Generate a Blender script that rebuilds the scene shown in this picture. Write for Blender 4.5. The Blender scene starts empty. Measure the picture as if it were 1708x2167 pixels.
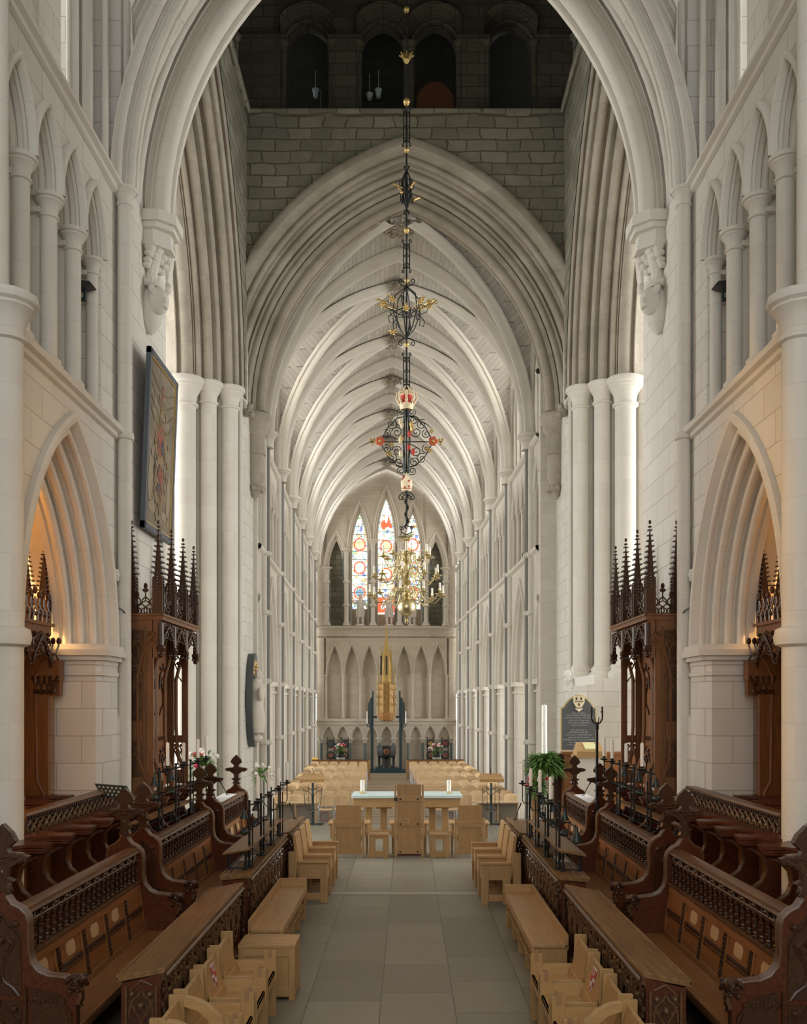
import bpy, bmesh, math, random
from mathutils import Vector, Matrix
SC = bpy.context.scene
C = SC.collection
PI = math.pi
random.seed(7)
X0 = -.045                                   # axis of the choir

# ---------------------------------------------------------------- mesh builder
class MB:
    def __init__(s): s.v = []; s.f = []
    def add(s, vs, fs):
        o = len(s.v); s.v += [tuple(p) for p in vs]; s.f += [tuple(i + o for i in f) for f in fs]
        return s
    def box(s, x0, x1, y0, y1, z0, z1):
        return s.add([(x0,y0,z0),(x1,y0,z0),(x1,y1,z0),(x0,y1,z0),(x0,y0,z1),(x1,y0,z1),(x1,y1,z1),(x0,y1,z1)],
              [(0,3,2,1),(4,5,6,7),(0,1,5,4),(1,2,6,5),(2,3,7,6),(3,0,4,7)])
    def hexa(s, p):                          # eight corners, bottom ring then top ring
        return s.add(p, [(0,3,2,1),(4,5,6,7),(0,1,5,4),(1,2,6,5),(2,3,7,6),(3,0,4,7)])
    def prism(s, poly, a, b, ax='y'):        # polygon extruded along an axis
        n = len(poly)
        m = {'y': lambda p, t: (p[0], t, p[1]), 'x': lambda p, t: (t, p[0], p[1]), 'z': lambda p, t: (p[0], p[1], t)}[ax]
        vs = [m(p, a) for p in poly] + [m(p, b) for p in poly]
        return s.add(vs, [tuple(range(n)), tuple(range(2*n-1, n-1, -1))] + [((i+1)%n, i, i+n, (i+1)%n+n) for i in range(n)])
    def grid(s, rows, close=False):
        n = len(rows[0]); vs = [p for r in rows for p in r]; fs = []
        for i in range(len(rows)-1):
            for j in range(n if close else n-1):
                k = (j+1) % n
                fs.append((i*n+j, i*n+k, (i+1)*n+k, (i+1)*n+j))
        return s.add(vs, fs)
    def lathe(s, prof, cx=0, cy=0, n=14, cap=True, sx=1, sy=1, ph=0):
        rows = [[(cx+r*sx*math.cos(ph+2*PI*k/n), cy+r*sy*math.sin(ph+2*PI*k/n), z) for k in range(n)] for r, z in prof]
        s.grid(rows, True)
        if cap:
            o = len(s.v)
            s.f.append(tuple(range(o-n, o))); s.f.append(tuple(range(o-n*len(prof)+n-1, o-n*len(prof)-1, -1)))
        return s
    def tube(s, pts, r, n=6, closed=False):
        P = [Vector(p) for p in pts]; rows = []; m = len(P); up = None
        for i, p in enumerate(P):
            t = (P[(i+1) % m] - P[i-1]) if closed else (P[min(i+1, m-1)] - P[max(i-1, 0)])
            if t.length < 1e-9: t = Vector((0, 0, 1))
            t.normalize()
            if up is None: up = Vector((0, 0, 1)) if abs(t.z) < .9 else Vector((1, 0, 0))
            a = t.cross(up)
            if a.length < 1e-4: a = t.cross(Vector((1, .3, 0)))
            a.normalize(); b = a.cross(t); up = b
            rr = r[i] if isinstance(r, (list, tuple)) else r
            rows.append([p + a*rr*math.cos(2*PI*k/n) + b*rr*math.sin(2*PI*k/n) for k in range(n)])
        if closed: rows.append(rows[0])
        s.grid(rows, True)
        if not closed:
            o = len(s.v); s.f.append(tuple(range(o-n, o))); s.f.append(tuple(range(o-n*m+n-1, o-n*m-1, -1)))
        return s
    def ball(s, c, r, sx=1, sy=1, sz=1, n=8, m=6):
        rows = [[(c[0]+r*sx*math.sin(PI*i/m)*math.cos(2*PI*k/n), c[1]+r*sy*math.sin(PI*i/m)*math.sin(2*PI*k/n), c[2]+r*sz*math.cos(PI*i/m)) for k in range(n)] for i in range(m+1)]
        return s.grid(rows, True)
    def bar(s, p, q, w, h=None):             # square bar between two points
        p = Vector(p); q = Vector(q); h = h or w
        t = (q-p).normalized(); up = Vector((0,0,1)) if abs(t.z) < .95 else Vector((0,1,0))
        a = t.cross(up).normalized(); b = a.cross(t)
        c = [(-1,-1),(1,-1),(1,1),(-1,1)]
        return s.hexa([p + a*(i*w/2) + b*(j*h/2) for i, j in c] + [q + a*(i*w/2) + b*(j*h/2) for i, j in c])
    def xf(s, M):
        M3 = M.to_3x3().determinant() < 0
        s.v = [tuple(M @ Vector(p)) for p in s.v]
        if M3: s.f = [tuple(reversed(f)) for f in s.f]
        return s
    def merge(s, o, M=None):
        vs = [tuple(M @ Vector(p)) for p in o.v] if M is not None else o.v
        fl = M is not None and M.to_3x3().determinant() < 0
        return s.add(vs, [tuple(reversed(f)) for f in o.f] if fl else o.f)
    def build(s, name, mat, parent=None, M=None, ang=35, bevel=0, label=None, clip=None):
        if M is not None: s.xf(M)
        L = ROOT.get(parent.name) if parent is not None else None
        vs = [(p[0]-L[0], p[1]-L[1], p[2]-L[2]) for p in s.v] if L else s.v
        me = bpy.data.meshes.new(name); me.from_pydata(vs, [], s.f); me.validate()
        if clip:
            bm = bmesh.new(); bm.from_mesh(me)
            bmesh.ops.bisect_plane(bm, geom=bm.verts[:]+bm.edges[:]+bm.faces[:], plane_co=clip[0], plane_no=clip[1], clear_inner=True)
            bm.to_mesh(me); bm.free()
        me.polygons.foreach_set('use_smooth', [True]*len(me.polygons)); me.set_sharp_from_angle(angle=math.radians(ang))
        me.materials.append(mat)
        o = bpy.data.objects.new(name, me); C.objects.link(o)
        if parent is not None: o.parent = parent
        if L: ROOT[o.name] = L
        elif parent is None: ROOT[o.name] = (0, 0, 0)
        else: ROOT[o.name] = ROOT.get(parent.name)
        if bevel:
            b = o.modifiers.new('bevel', 'BEVEL'); b.width = bevel; b.segments = 1; b.limit_method = 'ANGLE'
        if label: o['label'] = label
        return o
ROOT = {}
def SIDE(s): return Matrix.Translation((X0, 0, 0)) @ Matrix.Diagonal((s, 1, 1, 1))
def thing(name, label, cat, loc, group=None):
    o = bpy.data.objects.new(name, None); C.objects.link(o); o.location = loc; o.empty_display_size = .1
    ROOT[o.name] = tuple(loc); o['label'] = label; o['category'] = cat
    if group: o['group'] = group
    return o
def tag(o, label, cat, group=None):
    o['label'] = label; o['category'] = cat
    if group: o['group'] = group
    return o
def struct(o): o['kind'] = 'structure'; return o
def kids(o): return [c for c in C.objects if c.parent is o]
def dup(root, loc, label=None, rotz=None, group=None, scale=None):
    r = root.copy(); C.objects.link(r); r.location = loc
    if rotz is not None: r.rotation_euler = (0, 0, rotz)
    if scale: r.scale = (scale,)*3
    if label: r['label'] = label
    if group: r['group'] = group
    for ch in KIDS.get(root.name) or kids(root):
        c = ch.copy(); C.objects.link(c); c.parent = r
        for g in KIDS.get(ch.name) or []:
            d = g.copy(); C.objects.link(d); d.parent = c
    return r
KIDS = {}
def remember(root):
    KIDS[root.name] = kids(root)
    for c in KIDS[root.name]: KIDS[c.name] = kids(c)

# ---------------------------------------------------------------- arches
def curve(hw, R, o, n):
    c = R - hw; r = R + o; tm = math.acos(max(-1, min(1, c/r)))
    L = [(c - r*math.cos(tm*i/n), r*math.sin(tm*i/n)) for i in range(n+1)]
    return L + [(-x, z) for x, z in reversed(L[:-1])]
def radius(hw, rise): return (hw*hw + rise*rise)/(2*hw)
def arch(mb, hw, rise, prof, F, zs, zj=None, n=9, lim=None):
    R = radius(hw, rise); rows = []
    for o, d in prof:
        p = curve(hw, R, o, n)
        if zj is not None: p = [(-(hw+o), zj-zs)] + p + [(hw+o, zj-zs)]
        if lim: p = [(max(-lim, min(lim, x)), z) for x, z in p]
        rows.append([F(x, zs+z, d) for x, z in p])
    mb.grid(rows)
def spandrel(mb, hw, rise, o, d, F, zs, z0, zt, xl, xr, n=9, lim=None):
    p = curve(hw, radius(hw, rise), o, n)
    if lim: p = [(max(-lim, min(lim, x)), z) for x, z in p]
    p = [(x, min(zs+z, zt)) for x, z in p]
    mb.grid([[F(x, z, d) for x, z in p], [F(x, zt, d) for x, z in p]])
    for a, b in ((xl, p[0][0]), (p[-1][0], xr)):
        if b - a > 1e-4: mb.grid([[F(a, z0, d), F(b, z0, d)], [F(a, zt, d), F(b, zt, d)]])
def roll(o, d, r, n=7):
    a = [math.radians(-25 - 220*i/n) for i in range(n+1)]
    return [(o+2.3*r, d), (o+2.1*r, d+.5*r)] + [(o+r+r*math.cos(t), d+r+r*math.sin(t)) for t in a] + [(o+.5*r, d+2.1*r), (o, d+2.3*r)]
def capital(r, z):                           # from below the necking to the abacus top, for lathe
    return [(r, z-2.75*r), (1.22*r, z-2.65*r), (1.22*r, z-2.45*r), (1.03*r, z-2.35*r), (1.12*r, z-1.6*r), (1.45*r, z-1.0*r), (1.62*r, z-.85*r), (1.6*r, z-.7*r), (1.82*r, z-.55*r), (1.88*r, z-.3*r), (1.8*r, z-.05*r), (1.7*r, z)]
def shaft(mb, x, y, z0, z1, r, cap=True, base=True, n=14, rings=()):
    p = [(1.7*r, z0), (1.7*r, z0+.5*r), (1.35*r, z0+.9*r), (1.45*r, z0+1.2*r), (1.1*r, z0+1.6*r)] if base else []
    p += [(r, z0 + (1.8*r if base else 0))]
    for z in rings: p += [(r, z-.6*r), (1.35*r, z-.45*r), (1.45*r, z), (1.35*r, z+.45*r), (r, z+.6*r)]
    p += capital(r, z1) if cap else [(r, z1)]
    mb.lathe(p, x, y, n)
def spiral(c, r0, turns, a0, sgn=1, n=16, plane='xz'):   # scroll
    out = []
    for i in range(n+1):
        t = i/n; a = a0 + sgn*turns*2*PI*t; r = r0*(1-.85*t)
        u, w = r*math.cos(a), r*math.sin(a)
        out.append((c[0]+u, c[1], c[2]+w) if plane == 'xz' else (c[0], c[1]+u, c[2]+w))
    return out

# ---------------------------------------------------------------- materials
def mat(name, col, rough=.6, metal=0, emis=None, spec=None):
    m = bpy.data.materials.new(name); m.use_nodes = True
    b = m.node_tree.nodes['Principled BSDF']
    b.inputs['Base Color'].default_value = (*col, 1); b.inputs['Roughness'].default_value = rough; b.inputs['Metallic'].default_value = metal
    if spec is not None: b.inputs['Specular IOR Level'].default_value = spec
    if emis: b.inputs['Emission Color'].default_value = (*col, 1); b.inputs['Emission Strength'].default_value = emis
    return m
class NT:
    def __init__(s, m): s.t = m.node_tree; s.b = s.t.nodes['Principled BSDF']
    def n(s, k, **kw):
        x = s.t.nodes.new(k)
        for a, v in kw.items(): setattr(x, a, v)
        return x
    def l(s, a, b): s.t.links.new(a, b)
    def math(s, op, a, b=None):
        x = s.n('ShaderNodeMath', operation=op)
        for i, q in enumerate((a, b)):
            if q is None: continue
            if isinstance(q, (int, float)): x.inputs[i].default_value = q
            else: s.l(q, x.inputs[i])
        return x.outputs[0]
    def ramp(s, f, stops):
        r = s.n('ShaderNodeValToRGB'); e = r.color_ramp.elements
        while len(e) < len(stops): e.new(.5)
        for q, (p, c) in zip(e, stops): q.position = p; q.color = (*c, 1)
        s.l(f, r.inputs[0]); return r.outputs[0]
    def mix(s, f, a, b, bt='MIX'):
        x = s.n('ShaderNodeMix', data_type='RGBA', blend_type=bt)
        for i, q in ((0, f), (6, a), (7, b)):
            if isinstance(q, (int, float)): x.inputs[i].default_value = q
            elif isinstance(q, tuple): x.inputs[i].default_value = (*q, 1)
            else: s.l(q, x.inputs[i])
        return x.outputs[2]
    def noise(s, vec, scale, det=3, rough=.55):
        x = s.n('ShaderNodeTexNoise'); x.inputs['Scale'].default_value = scale; x.inputs['Detail'].default_value = det; x.inputs['Roughness'].default_value = rough
        if vec is not None: s.l(vec, x.inputs['Vector'])
        return x.outputs['Fac']
    def bump(s, h, st, dist=.01):
        x = s.n('ShaderNodeBump'); x.inputs['Strength'].default_value = st; x.inputs['Distance'].default_value = dist
        s.l(h, x.inputs['Height']); s.l(x.outputs[0], s.b.inputs['Normal'])
def stone(name, a, b, joint, bw=.7, bh=.3, jw=.006, dirt=(.55,.5,.42), dirtf=.25, jmix=.6, vault=False, mott=.0, wob=0):
    m = mat(name, a, .85); T = NT(m)
    g = T.n('ShaderNodeNewGeometry'); sp = T.n('ShaderNodeSeparateXYZ'); T.l(g.outputs['Position'], sp.inputs[0])
    sn = T.n('ShaderNodeSeparateXYZ'); T.l(g.outputs['True Normal'], sn.inputs[0])
    k = T.math('GREATER_THAN', T.math('ABSOLUTE', sn.outputs[0]), .6)
    u = T.math('ADD', T.math('MULTIPLY', sp.outputs[1], k), T.math('MULTIPLY', sp.outputs[0], T.math('SUBTRACT', 1, k)))
    cm = T.n('ShaderNodeCombineXYZ')
    if vault: T.l(sp.outputs[1], cm.inputs[0]); T.l(T.math('SUBTRACT', sp.outputs[2], T.math('ABSOLUTE', T.math('ADD', T.math('ADD', sp.outputs[0], -.68), T.math('MULTIPLY', sp.outputs[1], .035)))), cm.inputs[1])
    else: T.l(u, cm.inputs[0]); T.l(sp.outputs[2], cm.inputs[1])
    bv = cm.outputs[0]
    if wob:
        wn = T.n('ShaderNodeTexNoise'); wn.inputs['Scale'].default_value = 1.1; wn.inputs['Detail'].default_value = 3; T.l(g.outputs['Position'], wn.inputs['Vector'])
        vm = T.n('ShaderNodeVectorMath', operation='MULTIPLY_ADD'); T.l(wn.outputs['Color'], vm.inputs[0]); vm.inputs[1].default_value = (wob*6, wob*1.2, 0); T.l(bv, vm.inputs[2]); bv = vm.outputs[0]
    br = T.n('ShaderNodeTexBrick'); T.l(bv, br.inputs['Vector'])
    br.inputs['Scale'].default_value = 1; br.inputs['Brick Width'].default_value = bw; br.inputs['Row Height'].default_value = bh
    br.inputs['Mortar Size'].default_value = jw; br.inputs['Mortar Smooth'].default_value = .2; br.inputs['Bias'].default_value = 0
    br.inputs['Color1'].default_value = (*a, 1); br.inputs['Color2'].default_value = (*b, 1); br.inputs['Mortar'].default_value = (*a, 1)
    n1 = T.noise(g.outputs['Position'], .9, 5, .65); n2 = T.noise(g.outputs['Position'], 14, 4, .7)
    c = T.mix(T.math('MULTIPLY', br.outputs['Fac'], jmix), br.outputs['Color'], joint)
    f1 = T.math('MULTIPLY', T.math('MAXIMUM', T.math('SUBTRACT', n1, .45), 0), 4*dirtf)
    c = T.mix(f1, c, dirt)
    c = T.mix(T.math('MULTIPLY', n2, .22), c, tuple(.72*q for q in a), 'MIX')
    if mott: c = T.mix(T.math('MULTIPLY', T.math('MAXIMUM', T.math('SUBTRACT', T.noise(g.outputs['Position'], 2.6, 6, .75), .5), 0), 4*mott), c, (.5*a[0],.48*a[1],.42*a[2]))
    T.l(c, T.b.inputs['Base Color'])
    T.bump(T.math('SUBTRACT', T.math('MULTIPLY', n2, .5), br.outputs['Fac']), .35, .006)
    return m
def wood(name, a, b, rough=.45, scale=1., axis=1, spec=.5, rnd=.18):
    m = mat(name, a, rough, spec=spec); T = NT(m)
    tc = T.n('ShaderNodeTexCoord'); mp = T.n('ShaderNodeMapping'); T.l(tc.outputs['Object'], mp.inputs[0])
    sc = [14*scale]*3; sc[axis] = 1.1*scale; mp.inputs['Scale'].default_value = sc
    n1 = T.noise(mp.outputs[0], 2.2, 5, .65); n2 = T.noise(tc.outputs['Object'], 1.4, 3)
    oi = T.n('ShaderNodeObjectInfo')
    c = T.ramp(n1, [(.3, b), (.62, a)])
    c = T.mix(T.math('MULTIPLY', n2, .35), c, tuple(.75*q for q in b))
    c = T.mix(T.math('MULTIPLY', oi.outputs['Random'], rnd), c, b)
    T.l(c, T.b.inputs['Base Color']); T.bump(n1, .12, .003)
    return m
ST = stone('cream ashlar', (.72,.69,.63), (.65,.62,.56), (.36,.31,.25), .66, .36, .007, dirtf=.2, jmix=.8)
SA = stone('moulded stone', (.72,.685,.615), (.67,.63,.56), (.50,.45,.37), 9, .55, .005, dirtf=.3, jmix=.4)
SN = stone('nave stone', (.68,.64,.57), (.63,.585,.51), (.46,.41,.34), .55, .3, .005, dirtf=.18)
SV = stone('vault stone', (.56,.525,.475), (.44,.42,.38), (.24,.21,.17), .46, .2, .01, dirtf=.25, jmix=.85, vault=True)
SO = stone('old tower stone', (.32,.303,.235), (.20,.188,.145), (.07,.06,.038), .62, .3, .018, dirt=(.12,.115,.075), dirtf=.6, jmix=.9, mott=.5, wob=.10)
SG = stone('shade-darkened gallery stone', (.13,.12,.09), (.085,.078,.06), (.03,.026,.018), .62, .3, .014, dirt=(.05,.045,.03), dirtf=.5, jmix=.8, mott=.4)  # darker copy of the tower stone; the unlit gallery's shade is in the colour
SD = stone('shade-black gallery backing', (.04,.038,.03), (.03,.028,.022), (.015,.013,.01), .62, .3, .014, dirt=(.02,.02,.015), dirtf=.5, jmix=.8)  # near-black colour standing in for the darkness inside the openings
SW = stone('weathered arch stone', (.45,.40,.33), (.385,.34,.275), (.28,.23,.17), 9, .5, .006, dirt=(.22,.19,.14), dirtf=.65, jmix=.5, mott=.35)
WW = stone('west wall stone', (.56,.485,.385), (.48,.41,.32), (.28,.23,.165), .5, .22, .007, dirtf=.3)
MG = mat('grey marble', (.19,.185,.172), .45)
def flagmat():
    m = mat('floor flags', (.3,.27,.22), .5); T = NT(m)
    g = T.n('ShaderNodeNewGeometry'); sp = T.n('ShaderNodeSeparateXYZ'); T.l(g.outputs['Position'], sp.inputs[0])
    cm = T.n('ShaderNodeCombineXYZ'); T.l(sp.outputs[1], cm.inputs[0]); T.l(T.math('ADD', sp.outputs[0], 3.14), cm.inputs[1])
    br = T.n('ShaderNodeTexBrick'); T.l(cm.outputs[0], br.inputs['Vector']); br.inputs['Scale'].default_value = 1
    br.inputs['Brick Width'].default_value = 1.0; br.offset_frequency = 2; br.offset = .37; br.squash = .72; br.squash_frequency = 3; br.inputs['Row Height'].default_value = .72; br.inputs['Mortar Size'].default_value = .006; br.inputs['Bias'].default_value = 0
    br.inputs['Color1'].default_value = (.29,.265,.205,1); br.inputs['Color2'].default_value = (.185,.168,.128,1); br.inputs['Mortar'].default_value = (.075,.065,.05,1)
    n = T.noise(g.outputs['Position'], 2.2, 6, .7); n2 = T.noise(g.outputs['Position'], 25, 3)
    c = T.mix(T.math('MULTIPLY', T.math('MAXIMUM', T.math('SUBTRACT', n, .42), 0), 1.6), br.outputs['Color'], (.30,.275,.215))
    c = T.mix(T.math('MULTIPLY', n2, .25), c, (.13,.118,.09))
    T.l(c, T.b.inputs['Base Color'])
    T.l(T.math('ADD', .3, T.math('MULTIPLY', n, .35)), T.b.inputs['Roughness']); T.bump(T.math('SUBTRACT', n2, br.outputs['Fac']), .25, .004)
    return m
FL = flagmat(); LF = wood('worn carved leaf', (.22,.125,.065), (.09,.042,.018), .25, 2.)
def boardmat():
    m = mat('nave boards', (.3,.22,.13), .5); T = NT(m)
    g = T.n('ShaderNodeNewGeometry'); sp = T.n('ShaderNodeSeparateXYZ'); T.l(g.outputs['Position'], sp.inputs[0])
    w = T.math('SINE', T.math('MULTIPLY', sp.outputs[1], 8.2)); n = T.noise(g.outputs['Position'], 3, 4)
    c = T.ramp(T.math('ADD', T.math('MULTIPLY', w, .5), n), [(.2, (.20,.15,.09)), (.8, (.36,.29,.20))])
    T.l(c, T.b.inputs['Base Color']); return m
NB = boardmat()
OD = wood('dark oak', (.135,.036,.014), (.062,.016,.007), .26, spec=.35)
OX = wood('dark oak rail', (.17,.078,.03), (.085,.036,.014), .3, spec=.4)
OT = wood('worn oak top', (.29,.16,.066), (.145,.072,.027), .42, .7, spec=.2)
OM = wood('panel oak', (.33,.135,.042), (.20,.075,.022), .34, spec=.35)
OC = wood('carved oak', (.085,.034,.014), (.035,.013,.006), .24, 2., spec=.5)
OK_ = wood('canopy oak', (.245,.10,.034), (.13,.05,.018), .38, 1.2, 2, spec=.35)
LO = wood('light oak', (.52,.315,.13), (.40,.225,.083), .42, .8)
LV = wood('light oak upright', (.52,.315,.13), (.39,.22,.08), .42, .8, 2)
LX = wood('light oak across', (.54,.33,.138), (.41,.235,.088), .42, .8, 0)
PW = wood('pale plywood', (.78,.59,.36), (.60,.41,.22), .2, .6, rnd=.6)
PLATE = mat('plate', (.5,.32,.16), .5)
IR = mat('black iron', (.018,.02,.02), .45, .3)
IG = mat('green black iron', (.03,.042,.04), .4, .4)
BR = mat('brass', (.72,.62,.38), .3, 1)
GD = mat('gilding', (.60,.42,.16), .42, .75)
WX = mat('candle wax', (.93,.91,.84), .5)
CH = mat('chrome', (.75,.75,.77), .15, 1)
RD = mat('red enamel', (.55,.05,.035), .5)
BU = mat('blue enamel', (.05,.07,.2), .5)
CR = mat('cream paint', (.8,.68,.45), .5)
WH = mat('white paint', (.75,.74,.70), .5)
CL = mat('altar linen', (.62,.74,.74), .8)
GN = mat('foliage green', (.10,.2,.04), .6)
GP = mat('pale foliage', (.24,.30,.12), .6)
FR = mat('red petals', (.6,.04,.09), .6)
FW = mat('white petals', (.8,.76,.70), .6)
SL = mat('slate', (.075,.08,.085), .45)
BK = mat('dark bronze', (.035,.033,.03), .4, .3)
TEAL = mat('blue green steel', (.02,.05,.06), .45, .2)
YE = mat('yellow card', (.75,.5,.08), .7)
PP = mat('paper', (.8,.8,.8), .7)
SS = stone('statue stone', (.72,.66,.6), (.58,.53,.46), (.58,.53,.46), 9, 9, .0, dirtf=.6)
AL = stone('alabaster', (.72,.66,.56), (.7,.64,.54), (.7,.64,.54), 9, 9, .0, dirtf=.3)
WORLD, EXPO, CLER, AISLE, TRAN = 1.35, 1.22, 60, 62, 560
PLM = mat('aisle plaster', (.72,.60,.42), .9)
# ================================================================= THE BUILDING
# floors
f = MB(); f.box(-17, 17, -3, 23.45, -.3, 0); struct(f.build('floor', FL))
f = MB(); f.box(-4.2, 4.2, 14.55, 14.72, -.02, .012); struct(f.build('trim_1', mat('step edge', (.36,.33,.275), .6)))
f = MB()
for i in range(4): f.box(-4.3, 4.3, 23.45+.38*i, 23.9+.38*i, -1, -.14*(i+1))
struct(f.build('trim_2', ST))
f = MB(); f.box(-11, 11, 24.2, 55, -1.0, -.7); struct(f.build('floor_nave', FL))
N = Matrix.Translation((-.17, 24.27, 0)) @ Matrix.Rotation(math.radians(2.0), 4, 'Z')
def NL(x, y, z): return tuple(N @ Vector((x, y, z)))
f = MB(); f.box(-1.35, 1.35, 2.2, 27.9, -.75, -.694); struct(f.build('floor_aisle', NB, M=N))

# ---- choir side walls (u along the wall towards the nave, d into the wall)
XW = 4.03
def choir_wall(s, side):
    M = SIDE(s); m = MB(); ms = MB(); yc = 11.42
    F = lambda u, z, d: (XW+d, yc+u, z)
    hw, rise, zs = 1.10, 2.08, 3.72
    prof = [(.58, 0), (.58, -.07), (.54, -.10), (.48, -.09), (.44, -.03), (.425, 0)] + roll(.34, .0, .036) + [(.34, .12)] + roll(.22, .13, .055) + [(.22, .26)] + roll(.11, .27, .05) + [(.11, .38)] + roll(0, .40, .06) + [(0, .62), (.15, .66), (.15, .9)]
    arch(ms, hw, rise, prof, F, zs, n=12)
    spandrel(m, hw, rise, .56, 0, F, zs, zs, 6.70, -2.1, 1.95, 12)
    # piers under the arch, with impost mouldings
    for a in (12.45, 7.8):
        b = a + 1.4
        poly = [(3.99, a+.1), (4.06, a), (4.6, a), (4.8, a+.2), (5.2, a+.2), (5.2, b), (3.99, b)]
        m.prism(poly, 0, 3.5, 'z')
        if a > 12: m.prism([(3.93, 13.2), (4.02, 13.1), (5.2, 13.1), (5.2, 13.5), (3.93, 13.5)], 0, 2.72, 'z'); m.add([(3.93,13.2,2.72),(4.02,13.1,2.72),(4.02,13.3,3.0),(3.93,13.5,2.72),(4.02,13.5,3.0)], [(0,1,2),(0,2,4,3)])
        for e, z0, z1 in ((.03, 3.32, 3.37), (.02, 3.46, 3.52), (.07, 3.52, 3.58), (.12, 3.58, 3.66), (.09, 3.66, 3.73)):
            ms.prism([(4.0-e, a+.08-e), (4.05, a-e), (4.61, a-e), (4.82+e, a+.2-e), (5.2, a+.2-e), (5.2, b), (4.0-e, b)], z0, z1, 'z')
    m.box(XW+.01, XW+.9, 8.6, 9.36, 3.4, 6.8)
    # string courses
    for z, h in ((6.62, .2), (10.04, .17)):
        ms.prism([(XW+.02, z), (XW-.05, z+.03), (XW-.06, z+.08), (XW-.12, z+.1), (XW-.13, z+h-.04), (XW-.1, z+h), (XW+.3, z+h), (XW+.3, z)], 8.9, 13.3)
    # triforium: four arches on shafts before a wall passage
    for k in range(5):
        y = 12.62 - .8*k
        if k: 
            shaft(ms, XW+.11, y, 6.82, 8.86, .1, n=14); ms.box(XW+.03, XW+.6, y-.05, y+.05, 6.82, 8.86)
            m.box(XW+.62, XW+1.0, y-.13, y+.13, 6.82, 9.3)
        else:
            shaft(ms, XW+.12, y-.04, 6.82, 8.86, .08, n=12); m.box(XW+.02, XW+1, y+.02, 13.3, 6.82, 10.04)
            for q in range(26): ms.ball((XW+.03, y+.045, 6.95+.072*q), .034, .7, 1, 1, 4, 2)
        ms.box(XW+.16, XW+.95, y-.13, y+.09, 8.62, 8.68); ms.box(XW+.14, XW+.95, y-.15, y+.11, 8.80, 8.87)
    m.box(XW, XW+1, 8.7, 9.3, 6.82, 10.04)
    for k in range(4):
        y = 12.22 - .8*k
        G = lambda u, z, d, y=y: (XW+d, y+u, z)
        pr = [(.2, 0), (.2, -.06), (.175, -.085), (.14, -.07), (.125, -.02), (.12, 0)] + roll(.085, .01, .022) + [(.085, .1)] + roll(.03, .12, .034) + [(.03, .24)] + roll(-.01, .27, .03) + [(-.01, .42), (.06, .46), (.06, .62)]
        arch(ms, .235, .60, pr, G, 8.86, n=9, lim=.4)
        spandrel(m, .235, .60, .18, 0, G, 8.86, 8.86, 10.04, -.4, .4, 9, lim=.4)
    m.box(XW+1.35, XW+1.5, 9, 13.3, 6.8, 10.1); m.box(XW+.3, XW+1.5, 9, 13.3, 10.0, 10.2); m.box(XW+.1, XW+1.6, 8.7, 13.4, 6.68, 6.8)
    # clerestory with a window recess
    m.box(XW+.5, XW+.95, 12.78, 13.4, 10.2, 16.8); m.box(XW+.5, XW+.95, 8.6, 12.48, 10.2, 16.8); m.box(XW+.5, XW+.95, 12.4, 12.9, 15.6, 16.8)
    for x, y, r in ((4.32, 12.9, .075), (4.12, 13.02, .05), (4.5, 12.72, .05), (4.42, 11.05, .06), (4.14, 10.3, .06), (4.14, 11.9, .05)):
        shaft(ms, x, y, 10.2, 15.6, r, n=10)
    # vaulting shafts
    shaft(ms, 3.93, 13.28, 0, 10.18, .095, rings=(6.7,)); shaft(ms, 4.0, 13.55, 0, 13, .075, cap=False)
    shaft(ms, 3.9, 9.28, 0, 6.95, .17, rings=(3.6,)); ms.lathe([(.12, 6.9), (.12, 12)], 3.98, 9.24)
    struct(m.build('wall_choir_'+side, ST, M=M)); struct(ms.build('trim_choir_'+side, SA, M=M))
    b = MB(); b.box(8.2, 8.5, 4, 13.6, 0, 9); b.box(4.9, 8.5, 13.45, 13.7, 0, 9); b.box(5.0, 8.5, 4, 13.7, 7.4, 7.7); b.box(5, 8.5, 3.8, 4.2, 0, 7.6)
    arch(b, 1.62, 2.9, [(0, 0), (0, .9)], lambda u, z, d: (6.6+u, 11.6+d, z), 4.4, n=8)
    struct(b.build('wall_aisle_'+side, PLM, M=M))
    ld = bpy.data.lights.new('aisle lamp', 'POINT'); ld.energy = 650 if s < 0 else 260; ld.color = (1, .58, .22); ld.shadow_soft_size = .25
    lo = bpy.data.objects.new('aisle_lamp', ld); C.objects.link(lo); lo.location = (X0+s*7.4, 11.6, 5.2)
    # the rest of the choir, behind the viewer
    b = MB(); b.box(4.1, 5.2, -3, 8.72, 0, 16.8); struct(b.build('wall_stalls_'+side, ST, M=M))
for s, side in ((-1, 'north'), (1, 'south')): choir_wall(s, side)
FYE = lambda u, z, d: (u, -3.2+d, z)
b = MB(); arch(b, 3.7, 5.5, [(0, 0), (0, .5)], FYE, 9.0, zj=3.4, n=8); spandrel(b, 3.7, 5.5, 0, 0, FYE, 9.0, 3.4, 17, -5, 5, 8); b.box(-5, 5, -3.4, -2.9, 0, 3.4); struct(b.build('wall_east', ST))
b = MB(); b.box(-5.2, 5.2, -3, 13.9, 16.8, 17.1); struct(b.build('ceiling_choir', ST))
# vault ribs and web of the last choir bay
m = MB(); w = MB()
FY = lambda y0: (lambda u, z, d: (X0+u, y0+d, z))
rp = [(.30, .0)] + roll(.16, .02, .05) + roll(0, .12, .06) + [(0, .3)] + [(.0, .34), (.1, .46), (.3, .5)]
arch(m, 3.78, 5.1, rp, FY(13.1), 10.18, n=14)
struct(m.build('trim_rib', SA))
arch(w, 4.02, 5.2, [(0, 0), (0, .75)], FY(13.2), 10.2, n=14); struct(w.build('ceiling_vault', ST))

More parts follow.
